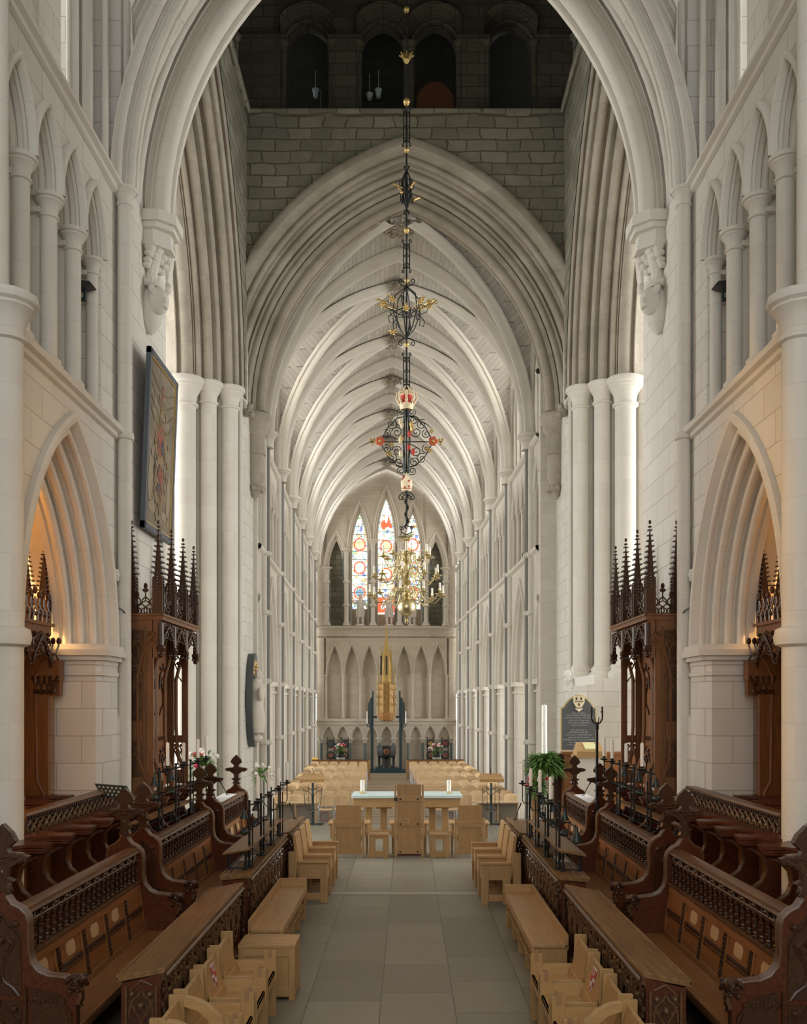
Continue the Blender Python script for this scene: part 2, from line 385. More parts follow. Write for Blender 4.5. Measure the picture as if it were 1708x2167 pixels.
# ---- crossing piers
def pier(s, side):
    M = SIDE(s); m = MB(); ms = MB()
    m.prism([(3.98, 13.35), (3.98, 15.75), (4.15, 15.95), (7.2, 15.95), (7.2, 13.35)], 0, 10.6, 'z')
    m.box(4.0, 5.4, 13.35, 15.9, 10.6, 18)
    struct(m.build('wall_pier_'+side, ST, M=M))
    m = MB(); m.prism([(4.08, 24.1), (4.08, 25.75), (7.2, 25.75), (7.2, 23.75), (5.9, 23.0), (4.95, 22.95), (4.6, 23.4), (4.3, 23.6)], -.8, 10.6, 'z')
    m.box(4.08, 7.2, 23.7, 25.75, 10.6, 18.1)
    if s > 0:   # low plinth wall under the southern responds
        m.prism([(4.05, 22.9), (4.3, 22.45), (5.2, 22.1), (7.2, 22.1), (7.2, 23.8), (4.05, 24.1)], 0, 3.55, 'z')
    struct(m.build('wall_nave_pier_'+side, ST, M=M))
    z0 = 3.55 if s > 0 else 0
    for x, y, r in ((4.31, 23.2, .2), (4.76, 22.85, .195), (5.25, 22.55, .25), (5.78, 22.8, .2)): shaft(ms, x, y, z0, 10.7, r, n=20)
    for x, y, r in ((4.55, 23.2, .06), (5.02, 22.85, .06), (5.52, 22.85, .05), (4.12, 23.55, .06)): ms.lathe([(r, z0), (r, 10.6)], x, y, 8)
    struct(ms.build('trim_respond_'+side, SA, M=M))
    # transept walls and roof beyond
    m = MB(); m.box(7.2, 17, 24.0, 25, 0, 17); m.box(7.2, 17, 14.5, 15.5, 0, 17); m.box(5.0, 17, 14.5, 25, 17.2, 17.6)
    struct(m.build('wall_transept_'+side, ST, M=M))
    # transept arch of the crossing
    m = MB(); yc, hw, rise = 19.35, 3.0, 5.3
    F = lambda u, z, d: (4.05+d, yc+u, z)
    pr = [(1.5, 0), (1.05, 0)] + roll(.92, .06, .08) + [(.9, .18)] + roll(.68, .18, .11) + [(.66, .4)] + roll(.5, .42, .08) + [(.48, .52)] + roll(.26, .58, .13) + [(.24, .8)] + roll(.12, .82, .07) + [(.1, .95)] + roll(0, .98, .17) + [(0, 1.35), (.1, 1.45), (.3, 1.6), (.6, 1.9), (1.2, 2.2)]
    arch(m, hw, rise, pr, F, 10.68, n=16, lim=4.45)
    struct(m.build('trim_arch_'+side, SW, M=M))
    m = MB(); spandrel(m, hw, rise, 1.4, 0, F, 10.68, 10.68, 18.05, -4.0, 4.75, 16, lim=4.45)
    m.prism([(4.0, 17.95), (3.95, 18.0), (3.95, 18.12), (4.6, 18.12), (4.6, 17.95)], 15.2, 24.3)
    m.box(4.75, 5.1, 13.9, 24.9, 18.0, 24.2); 
    for k in range(4):
        y = 23.4 - 2.0*k
        m.box(4.45, 4.8, y, y+.7, 18.1, 24.2); shaft(m, 4.4, y+.85, 18.1, 20.1, .1, n=8)
    struct(m.build('wall_tower_'+side, SO, M=M))
for s, side in ((-1, 'north'), (1, 'south')): pier(s, side)

# ---- eastern crossing arch (nearest) with its wall
m = MB(); ms = MB()
F = FY(13.72)
pr = [(1.5, 0), (1.1, 0)] + roll(.98, .02, .08) + [(.96, .2)] + roll(.66, .22, .13) + [(.62, .46)] + roll(.36, .5, .11) + [(.33, .66), (.33, .74)] + roll(0, .74, .14) + [(0, 1.15), (.08, 1.22), (.16, 1.2), (.3, 1.35), (.5, 1.5), (.8, 1.7)]
arch(ms, 3.62, 5.1, pr, F, 10.42, n=18, lim=4.04); struct(ms.build('trim_crossing_arch', SA))
spandrel(m, 3.62, 5.1, 1.45, 0, F, 10.42, 10.42, 17.2, -4.04, 4.04, 18, lim=4.04); struct(m.build('wall_crossing_east', ST))
m = MB(); spandrel(m, 3.62, 5.1, .7, 1.7, F, 10.42, 10.42, 24.2, -4.3, 4.3, 18, lim=4.04); struct(m.build('wall_tower_east', SO))
# ---- western crossing arch
m = MB(); ms = MB(); F = FY(24.1)
pr = [(1.42, 0), (1.42, -.09), (1.36, -.12), (1.22, -.1), (1.14, -.02), (1.1, 0)] + roll(.88, .02, .08) + [(.86, .2)] + roll(.62, .21, .1) + [(.58, .36)] + roll(.36, .37, .08) + [(.33, .46), (.33, .52)] + roll(0, .53, .12) + [(0, .88), (.25, .9), (.5, .95)]
arch(ms, 3.66, 5.3, pr, F, 10.6, n=18, lim=4.1); struct(ms.build('trim_nave_arch', SW))
spandrel(m, 3.66, 5.3, 1.4, 0, F, 10.6, 10.6, 18.0, -4.1, 4.1, 18, lim=4.1)
m.prism([(24.4, 17.92), (24.02, 17.94), (24.0, 18.06), (24.08, 18.13), (26.2, 18.13), (26.2, 17.92)], -4.5, 4.5, 'x')
struct(m.build('wall_tower_west', SO))
# gallery of four openings above it
m = MB(); ms = MB()
xs = (-2.6, -.64, .72, 2.68)
for i, x in enumerate(xs):
    G = lambda u, z, d, x=x: (x+u, 24.42+d, z)
    pr = [(.42, 0), (.42, -.06), (.36, -.09), (.30, -.06), (.27, 0)] + roll(.22, 0, .04) + [(.2, .2)] + roll(.04, .2, .05) + [(0, .3), (0, .6)]
    arch(ms, .56, .64, pr, G, 20.05, n=9, lim=.68)
    ed = [-4.4, (-2.6-.64)/2, .04, 1.7, 4.4]
    spandrel(m, .56, .64, .3, 0, G, 20.05, 18.13, 24.2, ed[i]-x, ed[i+1]-x, 9, lim=.68)
    for q in (-.62, .62):
        shaft(ms, x+q, 24.5, 18.13, 20.1, .085, n=10); m.box(x+q*1.1-.09, x+q*1.1+.09, 24.45, 25.0, 18.13, 20.05)
for a, b in ((-4.4, -3.1), (-2.05, -1.2), (1.28, 2.14), (3.3, 4.4)): ms.box(a, b, 24.34, 24.5, 20.06, 20.2)
m.box(-4.6, 4.6, 25.6, 25.8, 18, 24.4)
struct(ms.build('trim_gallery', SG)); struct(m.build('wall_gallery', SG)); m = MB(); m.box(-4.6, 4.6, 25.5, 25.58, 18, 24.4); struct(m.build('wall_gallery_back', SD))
d_ = MB(); p = [(x+.75, z+19.15) for x, z in curve(.5, .55, 0, 8)]; d_.prism([(.25, 18.13)] + p + [(1.25, 18.13)], 25.44, 25.5)
struct(d_.build('door_1', mat('gallery door', (.22, .09, .04), .6)))
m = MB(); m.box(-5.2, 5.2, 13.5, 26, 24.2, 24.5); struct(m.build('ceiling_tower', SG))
for i, (x, z, h) in enumerate(((-2.42, 18.95, .18), (-.76, 18.95, .18), (-2.28, 18.45, .14), (-1.0, 18.9, .12))):
    t = MB()
    t.lathe([(.0, z), (.055, z), (.085, z+h), (.1, z+h+.01), (.1, z+h+.03)], x, 24.95, 10)
    t.bar((x, 24.95, z+h), (x, 24.95, z+h+.55), .012)
    tag(t.build('gallery_lamp', mat('lamp shade', (.55, .65, .68), .5)), ('pale bucket lamp hanging in the first dark gallery opening from the painting side', 'pale bucket lamp hanging in the gallery opening beside the door', 'low pale lamp at the sill of the outermost gallery opening', 'dim small lamp at the edge of the gallery opening')[i], 'lamp', 'lamps in the tower gallery')

# ---- nave bays
NW = 3.84
def nave_bay(m, ms, mg, s, yc, first=False):
    S = Matrix.Diagonal((s, 1, 1, 1)); a, b, g = MB(), MB(), MB()
    F = lambda u, z, d: (NW+d, yc+u, z)
    hw, rise, zs = .98, 2.45, 3.63
    pr = [(.56, 0), (.56, -.06), (.53, -.09), (.46, -.07), (.42, 0)] + roll(.33, 0, .045) + [(.33, .16)] + roll(.17, .17, .06) + [(.17, .36)] + roll(0, .38, .06) + [(0, .7), (.2, .75), (.2, 1.0)]
    arch(b, hw, rise, pr, F, zs, n=9)
    spandrel(a, hw, rise, .54, 0, F, zs, zs, 7.1, -2.1, 2.1, 9)
    for q in (-1, 1):
        y0, y1 = sorted((yc+q*1.0, yc+q*2.1)); a.box(NW+.06, NW+.95, y0, y1, -.8, 3.5)
        y0, y1 = sorted((yc+q*.94, yc+q*2.1)); b.box(NW-.04, NW+1.0, y0, y1, 3.5, 3.64); b.box(NW+.01, NW+.97, y0, y1, 3.28, 3.34); b.box(NW-.02, NW+.97, y0, y1, -.8, -.35)
    for z, h in ((7.1, .2), (10.2, .15)):
        b.prism([(NW+.02, z), (NW-.05, z+.04), (NW-.11, z+.09), (NW-.12, z+h-.03), (NW-.08, z+h), (NW+.5, z+h), (NW+.5, z)], yc-2.1, yc+2.1)
    for k in range(4):
        y = yc + .9*(k-1.5)
        G = lambda u, z, d, y=y: (NW+d, y+u, z)
        pr = [(.2, 0), (.17, -.04), (.13, 0)] + roll(.08, 0, .024, 5) + [(.08, .12)] + roll(0, .12, .03, 5) + [(0, .35), (.1, .4), (.1, .55)]
        arch(b, .26, .62, pr, G, 9.0, n=7, lim=.45)
        spandrel(a, .26, .62, .17, 0, G, 9.0, 9.0, 10.2, -.45, .45, 7, lim=.45)
        if k: shaft(b, NW+.08, y-.45, 7.3, 9.02, .07, n=8); a.box(NW+.14, NW+.6, y-.53, y-.37, 7.3, 9.0)
    for q in (-1, 1):
        y0, y1 = sorted((yc+q*1.72, yc+q*2.1)); a.box(NW, NW+.6, y0, y1, 7.3, 10.2); shaft(b, NW+.06, yc+q*1.75, 7.3, 9.02, .06, n=8)
        for i in range(20): b.ball((NW-.01, yc+q*1.86, 7.4+.085*i), .042, .6, 1, .9, 4, 2)
    a.box(NW+.6, NW+.7, yc-2.1, yc+2.1, 7.2, 10.4)
    H = lambda u, z, d: (NW+.2+d, yc+u, z)
    spandrel(a, 1.15, 1.7, 0, 0, H, 13.2, 10.35, 16.1, -2.1, 2.1, 6)
    arch(a, 1.15, 1.7, [(0, 0), (0, .5)], H, 13.2, zj=10.6, n=6); a.box(NW+.2, NW+.7, yc-1.2, yc+1.2, 10.3, 10.6)
    for q in (-1.3, -.42, .42, 1.3): shaft(b, NW+.14, yc+q, 10.35, 13.4, .06, n=8)
    if not first:
        y = yc - 2.1
        shaft(b, NW-.02, y-.15, -.7, 10.55, .115, rings=(1.85, 5.53, 7.2), cap=False, n=12); shaft(b, NW+.03, y+.2, -.7, 10.3, .08, rings=(5.53,), cap=False, n=10)
        b.lathe(capital(.185, 10.66)[2:], NW-.08, y, 16)
        g.lathe([(.095, -.5), (.095, 10.2)], NW-.11, y+.02, 10)
        for z in (1.85, 3.58, 5.53, 7.2): b.lathe([(.1, z-.08), (.14, z-.05), (.15, z), (.14, z+.05), (.1, z+.08)], NW-.11, y+.02, 10, cap=False)
    else: b.merge(MB())
    m.merge(a, S); ms.merge(b, S); mg.merge(g, S)
cut = (N @ Vector((0, 1.42, 0)), N.to_3x3() @ Vector((0, -1, 0)))
cut = (cut[0], -cut[1])
for s, side in ((-1, 'north'), (1, 'south')):
    m, ms, mg = MB(), MB(), MB()
    for k in range(-1, 6): nave_bay(m, ms, mg, s, 2.69 + 4.2*k + 2.1, k < 0)
    for o in (m.build('wall_nave_'+side, SN, M=N, clip=None), ms.build('trim_nave_'+side, SA, M=N)): 
        struct(o)
        bm = bmesh.new(); bm.from_mesh(o.data)
        bmesh.ops.bisect_plane(bm, geom=bm.verts[:]+bm.edges[:]+bm.faces[:], plane_co=cut[0], plane_no=cut[1], clear_inner=True)
        bm.to_mesh(o.data); bm.free()
    struct(mg.build('trim_marble_'+side, MG, M=N))
    m = MB(); m.box(*sorted((s*3.82, s*4.7)), 1.2, 1.5, -.8, 15.2); struct(m.build('wall_nave_return_'+side, SN, M=N))
    m = MB(); m.box(s*4.85 if s > 0 else -9, 9 if s > 0 else -4.85, 1.5, 29, 7.6, 7.8); m.box(*sorted((s*4.5, s*4.7)), 1.5, 29, 15.6, 18)
    struct(m.build('ceiling_aisle_'+side, SN, M=N))
# vault
A, RISE, ZS = 3.84, 5.3, 10.6
def dm(h, a): R = radius(a, RISE); return R - math.sqrt(max(0, R*R - h*h))
hs = [RISE*math.sin(.5*PI*i/14) for i in range(15)]
v = MB(); r = MB()
def rib(path, wd, dp):                       # moulded rib hung under a curve
    P = [Vector(p) for p in path]; rows = []
    for i, p in enumerate(P):
        t = (P[min(i+1, len(P)-1)] - P[max(i-1, 0)]).normalized()
        sd = t.cross(Vector((0, 0, 1))); sd = sd.normalized() if sd.length > 1e-3 else rows_sd
        rows_sd = sd; nn = sd.cross(t).normalized()
        if nn.z > 0 and abs(nn.z) > .02: nn = -nn
        q = [(-.5, 0), (-.5, .25), (-.42, .38), (-.3, .34), (-.26, .5), (-.2, .72), (-.12, .95), (0, 1.02), (.12, .95), (.2, .72), (.26, .5), (.3, .34), (.42, .38), (.5, .25), (.5, 0)]
        rows.append([p + sd*a*wd + nn*b*dp for a, b in q])
    r.grid(rows)
ya = 2.69 - 4.2
for k in range(7):
    y0 = ya + 4.2*k; y1 = y0 + 4.2; B = 2.1
    for sx in (-1, 1):
        for yb, sy in ((y0, 1), (y1, -1)):
            rows = []
            for h in hs:
                x = sx*(A - dm(h, A)); y = yb + sy*dm(h, B)
                rows.append([(sx*A, y, ZS+h), (x, y, ZS+h), (x, yb, ZS+h)])
            v.grid(rows)
            rib([(sx*(A-dm(h, A)), yb + sy*dm(h, B), ZS+h-.01) for h in hs], .32, .26)
    for sx in (-1, 1):
        if k: rib([(sx*(A-dm(h, A)), y0, ZS+h-.01) for h in hs], .42, .32)
        rib([(sx*(A-.02), y0+dm(h, B), ZS+h) for h in hs], .16, .12); rib([(sx*(A-.02), y1-dm(h, B), ZS+h) for h in hs], .16, .12)
cut2 = N @ Vector((0, .62, 0))
vo = struct(v.build('ceiling_nave', SV, M=N)); ro = struct(r.build('trim_ribs', SA, M=N, ang=50))
for o in (vo, ro):
    bm = bmesh.new(); bm.from_mesh(o.data)
    bmesh.ops.bisect_plane(bm, geom=bm.verts[:]+bm.edges[:]+bm.faces[:], plane_co=cut2, plane_no=cut[1], clear_inner=True)
    bm.to_mesh(o.data); bm.free()
for k in range(7):
    b = MB(); y = max(.98, ya + 4.2*k + 2.1); z = ZS + RISE - .22
    b.lathe([(.1, z+.2), (.26, z+.1), (.3, z), (.2, z-.08), (.0, z-.1)], 0, y, 14, cap=False)
    for i in range(9):
        t = 2*PI*i/9; b.tube(spiral((.33*math.cos(t), y+.33*math.sin(t), z-.05), .13, 1.2, t, 1, 12, 'xz'), .028, 5)
        b.ball((.42*math.cos(t), y+.42*math.sin(t), z), .07, n=6, m=4)
    for i in range(5): t = 2*PI*i/5; b.tube(spiral((.14*math.cos(t), y+.14*math.sin(t)-.1, z-.12), .09, 1, t, 1, 10), .022, 5)
    b.build('boss', SW, ro, M=N)

# ---- west wall (nave frame, y = 28.05)
YW = 28.05
FW_ = lambda x: (lambda u, z, d: (x+u, YW+d, z))
m, ms, mg = MB(), MB(), MB()
edges = [-3.84, -3.3, -2.22, -.75, .72, 2.2, 3.28, 3.84]
L = [(-2.78, .40, 1.55, 10.45, .30), (-1.49, .42, 2.05, 11.5, .30), (-.015, .46, 2.35, 12.05, .30), (1.47, .42, 2.05, 11.5, .30), (2.74, .40, 1.55, 10.45, .30)]
lp = [(.30, 0), (.28, -.06), (.22, -.04), (.2, 0)] + roll(.14, 0, .03, 5) + [(.14, .12)] + roll(.0, .14, .045, 5) + [(0, .5)]
for i, (x, hw, rise, zs, o) in enumerate(L):
    zb = 7.28
    arch(ms, hw, rise, lp, FW_(x), zs, zj=zs-.01, n=10)
    arch(m, hw, rise, [(.02, .24), (0, .26), (0, .75)], FW_(x), zs, zj=zb, n=10)
    spandrel(m, hw, rise, .29, 0, FW_(x), zs, zs, 16.2, edges[i+1]-x, edges[i+2]-x, 10)
    for q in (-1, 1): 
        m.grid([[FW_(x)(q*(hw+.02), zb, .24), FW_(x)(q*(hw+.35), zb, .24)], [FW_(x)(q*(hw+.02), zs, .24), FW_(x)(q*(hw+.35), zs, .24)]])
for a, b in ((0, 1), (6, 7)): m.box(edges[a], edges[b], YW, YW+.3, 7.2, 16.2)
m.box(-3.9, 3.9, YW+.12, YW+.9, -.8, 2.05); m.box(-3.9, 3.9, YW+.4, YW+.9, 2.05, 6.9); m.box(-3.9, 3.9, YW, YW+.9, 6.6, 7.2)
for x, zc in ((-3.3, 10.5), (-2.22, 11.5), (-.75, 12.05), (.72, 12.05), (2.2, 11.5), (3.28, 10.5)):
    shaft(ms, x, YW+.02, 7.28, zc, .13, n=12, rings=(8.4, 9.7)); 
    for q in (-.16, .16): mg.lathe([(.05, 7.4), (.05, zc-.2)], x+q, YW+.08, 8)
    ms.lathe([(.2, zc-.12), (.29, zc-.06), (.29, zc), (.2, zc)], x, YW+.06, 12)
ms.prism([(YW+.02, 7.1), (YW-.1, 7.15), (YW-.14, 7.26), (YW+.6, 7.28), (YW+.6, 7.1)], -3.84, 3.84, 'x')
for i in range(7):                           # blind arcade of seven
    x = .958*(i-3); G = FW_(x)
    pr = [(.12, 0), (.1, -.04), (.06, 0)] + roll(.05, 0, .022, 5) + [(.05, .14)] + roll(0, .14, .024, 5) + [(0, .42)]
    arch(ms, .36, 1.5, pr, G, 4.55, n=9, lim=.479); spandrel(m, .36, 1.5, .1, 0, G, 4.55, 4.55, 6.7, -.479, .479, 9, lim=.479)
for i in range(8): shaft(ms, .958*(i-3.5), YW+.09, 2.14, 4.57, .075, n=10)
for a, b in ((-3.84, -3.45), (3.45, 3.84)): m.box(a, b, YW, YW+.3, 2.1, 6.7)
ms.prism([(YW+.02, 1.98), (YW-.2, 2.0), (YW-.22, 2.12), (YW+.3, 2.16), (YW+.3, 1.98)], -3.84, 3.84, 'x')
m.box(-3.84, 3.84, YW-.16, YW+.05, 1.75, 1.99)
for i in range(9):                           # lower arcade of nine
    x = .80*(i-4); G = lambda u, z, d, x=x: (x+u, YW-.16+d, z)
    pr = [(.12, 0), (.1, -.03), (.06, 0)] + roll(.05, 0, .022, 5) + [(0, .08), (0, .3)]
    arch(ms, .29, .62, pr, G, 1.05, n=8, lim=.4); spandrel(m, .29, .62, .1, 0, G, 1.05, 1.05, 1.8, -.4, .4, 8, lim=.4)
for i in range(10):
    x = .8*(i-4.5); ms.lathe([(.08, .78), (.1, .82), (.16, .98), (.2, 1.0), (.2, 1.07)], x, YW-.06, 10); mg.lathe([(.075, -.7), (.075, .78)], x, YW-.06, 8); ms.lathe([(.12, -.72), (.12, -.6), (.08, -.55)], x, YW-.06, 8)
struct(m.build('wall_west', WW, M=N)); struct(ms.build('trim_west', stone('west trim', (.60,.54,.45), (.56,.50,.41), (.44,.38,.30), 9, 9, 0, dirtf=.3), M=N)); struct(mg.build('trim_west_marble', mat('green marble', (.12, .15, .13), .35), M=N))
b = MB(); b.box(-3.6, 3.6, YW+1.9, YW+2.0, 6.6, 10.2); 
for q in (-2.78, 2.74): b.box(q-.7, q+.7, YW+.72, YW+.85, 7.0, 14)
struct(b.build('wall_west_niche', SO, M=N))

# stained glass
def glassmat():
    m = bpy.data.materials.new('stained glass'); m.use_nodes = True; T = NT(m)
    tc = T.n('ShaderNodeNewGeometry'); vo = T.n('ShaderNodeTexVoronoi'); vo.inputs['Scale'].default_value = 7.5; T.l(tc.outputs['Position'], vo.inputs['Vector'])
    sp = T.n('ShaderNodeSeparateColor'); T.l(vo.outputs['Color'], sp.inputs[0])
    c = T.ramp(sp.outputs[0], [(.0, (.8,.9,.95)), (.24, (1,.92,.7)), (.36, (.35,.5,.58)), (.48, (.8,.9,.6)), (.60, (.85,.38,.2)), (.72, (.95,.75,.4)), (.82, (.3,.55,.3)), (.88, (.15,.2,.45)), (.95, (1,1,.95))])
    c.node.color_ramp.interpolation = 'CONSTANT'
    ve = T.n('ShaderNodeTexVoronoi', feature='DISTANCE_TO_EDGE'); ve.inputs['Scale'].default_value = 7.5; T.l(tc.outputs['Position'], ve.inputs['Vector'])
    c = T.mix(T.math('LESS_THAN', ve.outputs['Distance'], .035), c, (.03,.03,.03))
    T.l(c, T.b.inputs['Emission Color']); T.b.inputs['Emission Strength'].default_value = 1.0; T.b.inputs['Base Color'].default_value = (.05,.05,.05,1); return m
GLS = glassmat()
def lit(n, c, e): m = mat(n, c, .4, emis=e); return m
GR, GB, GY, GW = lit('ruby glass', (.85,.12,.05), .6), lit('blue glass', (.22,.38,.5), .5), lit('amber glass', (.95,.7,.3), .7), lit('white glass', (1,.97,.88), .9)
lead = mat('lead', (.04,.04,.045), .6)
for i, (x, hw, rise, zs, o) in enumerate(L[1:4]):
    g = MB(); z0 = 7.95 if i == 1 else 8.25
    g.grid([[(x+u, YW+.55, z) for u, z in [(-hw, z0)] + [(a, b+zs) for a, b in curve(hw, radius(hw, rise), 0, 10)] + [(hw, z0)]],
            [(x, YW+.551, z) for u, z in [(-hw, z0)] + [(a, b+zs) for a, b in curve(hw, radius(hw, rise), 0, 10)] + [(hw, z0)]]])
    w = struct(g.build('window_%d' % (i+1), GLS, M=N))
    b = MB()
    for k in range(1, 14): b.box(x-hw, x+hw, YW+.52, YW+.54, z0+.46*k, z0+.46*k+.025)
    b.build('saddle_bar', lead, w, M=N)
    b = MB(); b.box(x-hw, x+hw, YW+.5, YW+.9, 7.2, z0); b.build('window_sill', WW, w, M=N)
    for k, zc in enumerate((9.15, 10.55, 11.85) if i != 1 else (10.2, 11.75)):
        b = MB(); t = [(x+.3*math.cos(a*PI/10), YW+.515, zc+.33*math.sin(a*PI/10)) for a in range(20)]; b.tube(t, .04, 4, True); b.build('medallion_ring', GR, w, M=N)
        b = MB(); b.lathe([(0, 0), (.25, 0)], 0, 0, 16, cap=False); b.build('medallion', (GB, GW, GY)[(k+i) % 3], w, M=N @ Matrix.Translation((x, YW+.525, zc)) @ Matrix.Rotation(PI/2, 4, 'X'))
    if i == 1:
        b = MB(); b.box(x-hw, x+hw, YW+.52, YW+.53, z0+.1, z0+.95); b.build('ruby_panel', GR, w, M=N)
        b = MB()
        for p, q in ((-.2, 0), (0, .05), (.2, 0), (-.1, .3), (.12, .32)): b.ball((x+p, YW+.515, z0+.4+q), .09, 1, .05, 1.3)
        b.build('white_figure', GW, w, M=N)
        b = MB(); b.ball((x+.05, YW+.515, 13.15), .16, 1, .05, 2.2); b.ball((x-.14, YW+.515, 12.95), .15, 1, .05, 1.8); b.ball((x+.24, YW+.515, 12.9), .1, 1, .05, 1.5); b.build('red_robe', GR, w, M=N)
        b = MB(); b.ball((x, YW+.51, 13.8), .17, 1, .05, 1); b.ball((x+.02, YW+.51, 13.3), .09, 1, .05, 3); b.build('white_figure', GW, w, M=N)
# ================================================================= CORBELS, WALL MONUMENTS
def corbel(s, side):
    M = SIDE(s); m = MB()
    F = [(4.0, 14.3), (3.72, 14.3), (3.5, 14.5), (3.5, 14.95), (4.0, 15.1)]
    for z0, z1, e in ((10.28, 10.44, .0), (10.2, 10.28, -.05), (10.02, 10.2, -.12), (9.95, 10.02, -.1)):
        m.prism([(x-(e if x < 3.9 else 0), y + (-e if i < 3 else e)) if x < 3.9 else (x, y + (-e if i == 0 else e)) for i, (x, y) in enumerate(F)], z0, z1, 'z')
    for i in range(16):                      # foliage bell
        t = PI*.5*i/15; a = i % 4
        m.ball((3.96-.27*math.sin(.3+.25*a)*(1-.22*(i//4)), 14.42+.14*a, 9.9-.09*(i//4)+.02*math.sin(i*2.3)), .09-.008*(i//4), 1, 1.2, .7, 8, 6)
    m.lathe([(.1, 9.4), (.11, 9.6), (.15, 9.8), (.2, 9.95)], 3.92, 14.62, 10)
    o = struct(m.build('trim_corbel_'+side, SA, M=M))
    h = MB()                                  # carved head below
    h.lathe([(.02, 7.93), (.1, 7.98), (.2, 8.12), (.24, 8.3), (.2, 8.45), (.12, 8.6)], 3.93, 14.62, 12, sx=.8)
    h.ball((3.78, 14.5, 8.4), .17, 1, .9, 1.25, 12, 10)
    h.ball((3.66, 14.42, 8.38), .04, 1, 1, 1.3); h.ball((3.66, 14.46, 8.28), .045, 1, 1.4, .5)
    for q in range(14): t = 2*PI*q/14; h.ball((3.82+.06*math.cos(t), 14.53+.15*math.sin(t), 8.5+.1*math.cos(t)), .06, n=6, m=4)
    h.lathe([(.16, 8.62), (.19, 8.66), (.19, 8.72), (.1, 8.76)], 3.9, 14.58, 10)
    h.v = [(x, y, z+.72) for x, y, z in h.v]; h.build('carved_head', SA, o, M=M)
    g = MB(); g.ball((4.02, 15.85, 8.6), .17, .8, 1, 1.2); g.ball((3.95, 15.75, 8.75), .1); g.ball((3.98, 15.8, 8.38), .1); g.lathe([(.05, 8.3), (.12, 8.5), (.16, 8.9), (.2, 8.95)], 4.02, 15.85, 8)
    g.v = [(x, y, z+1.5) for x, y, z in g.v]; struct(g.build('trim_bracket_'+side, SA, M=M))
    # round corbels of the nave arch
    c = MB(); c.lathe([(.03, 8.35), (.12, 8.5), (.2, 8.6), (.17, 8.75), (.26, 8.95), (.25, 9.0), (.22, 9.1), (.24, 9.5), (.28, 9.52), (.28, 9.6), (.25, 9.65), (.26, 10.05), (.34, 10.15), (.36, 10.3), (.42, 10.38), (.44, 10.55), (.38, 10.62)], 3.98, 25.0, 16)
    for i in range(7): t = PI*.5 + PI*i/6; c.ball((3.98+.2*math.cos(t), 25.0+.2*math.sin(t), 8.62), .09, n=6, m=4)
    struct(c.build('trim_round_corbel_'+side, SW, M=M))
    h = MB(); h.ball((3.98, 24.02, 10.35), .13); h.ball((3.9, 23.95, 10.28), .08); h.ball((3.95, 24.0, 10.5), .09); struct(h.build('trim_stop_'+side, SW, M=M))
    b = MB(); b.ball((4.0, 13.05, 4.72), .08, n=6, m=4)
    for i in range(6): t = PI*i/3; b.ball((3.98, 13.05+.06*math.cos(t), 4.72+.06*math.sin(t)), .04, n=6, m=4)
    struct(b.build('trim_boss_'+side, SA, M=M))
for s, side in ((-1, 'north'), (1, 'south')): corbel(s, side)

# painting with a grey frame, leaning from the wall
PT = thing('framed_painting', 'tall dark painted board of royal arms in a grey frame hung on the pier', 'painting', (X0-3.9, 14.75, 5.55))
def PL(u, z, d): return (X0-3.93+.10*(z-5.55)/2.65+.03+d, 13.93+u, z)     # u along the wall, leaning out at the top
W_, Z0_, Z1_ = 1.66, 5.56, 8.22
b = MB()
for a0, a1, c0, c1 in ((0, .09, Z0_, Z1_), (W_-.09, W_, Z0_, Z1_), (0, W_, Z0_, Z0_+.09), (0, W_, Z1_-.09, Z1_)):
    b.hexa([PL(a0, c0, 0), PL(a1, c0, 0), PL(a1, c0, .07), PL(a0, c0, .07), PL(a0, c1, 0), PL(a1, c1, 0), PL(a1, c1, .07), PL(a0, c1, .07)])
b.build('frame', mat('grey frame', (.075,.085,.1), .5), PT)
b = MB()
for a0, a1, c0, c1 in ((.09, .11, Z0_+.09, Z1_-.09), (W_-.11, W_-.09, Z0_+.09, Z1_-.09), (.09, W_-.09, Z0_+.09, Z0_+.11), (.09, W_-.09, Z1_-.11, Z1_-.09)):
    b.hexa([PL(a0, c0, .03), PL(a1, c0, .03), PL(a1, c0, .062), PL(a0, c0, .062), PL(a0, c1, .03), PL(a1, c1, .03), PL(a1, c1, .062), PL(a0, c1, .062)])
b.build('gilt_slip', GD, PT)
pm = mat('painted board', (.2,.15,.1), .5); T = NT(pm); g = T.n('ShaderNodeNewGeometry')
c = T.ramp(T.noise(g.outputs['Position'], 2.2, 6, .7), [(.3, (.10,.075,.05)), (.5, (.17,.13,.085)), (.68, (.30,.24,.15))]); T.l(c, T.b.inputs['Base Color'])
b = MB(); b.grid([[PL(.1, Z0_+.1, .04), PL(W_-.1, Z0_+.1, .04)], [PL(.1, Z1_-.1, .04), PL(W_-.1, Z1_-.1, .04)]]); b.build('board', pm, PT)
def pblob(name, m_, pts, r, d=.044):
    b = MB()
    for u, z, a, h in pts:
        ring = [PL(u + a*math.cos(t*PI/8), z + h*math.sin(t*PI/8), d) for t in range(16)]
        b.add(ring, [tuple(range(16))])
    b.build(name, m_, PT)
pb = lambda n, c: mat(n, c, .55)
for q in ((.83, 7.0, .32, .36), (.83, 6.35, .3, .32), (.83, 7.55, .1, .3)): pblob('gold_ring', pb('paint ochre', (.24,.16,.065)), [q], 0)
for q in ((.8, 7.05, .22, .27), (.86, 6.38, .2, .26), (.83, 7.7, .06, .2)): pblob('red_shield', pb('paint red', (.24,.05,.022)), [q], 0, .047)
for q in ((.92, 6.95, .09, .12), (.74, 6.28, .08, .1)): pblob('blue_quarter', pb('paint blue', (.03,.033,.05)), [q], 0, .05)
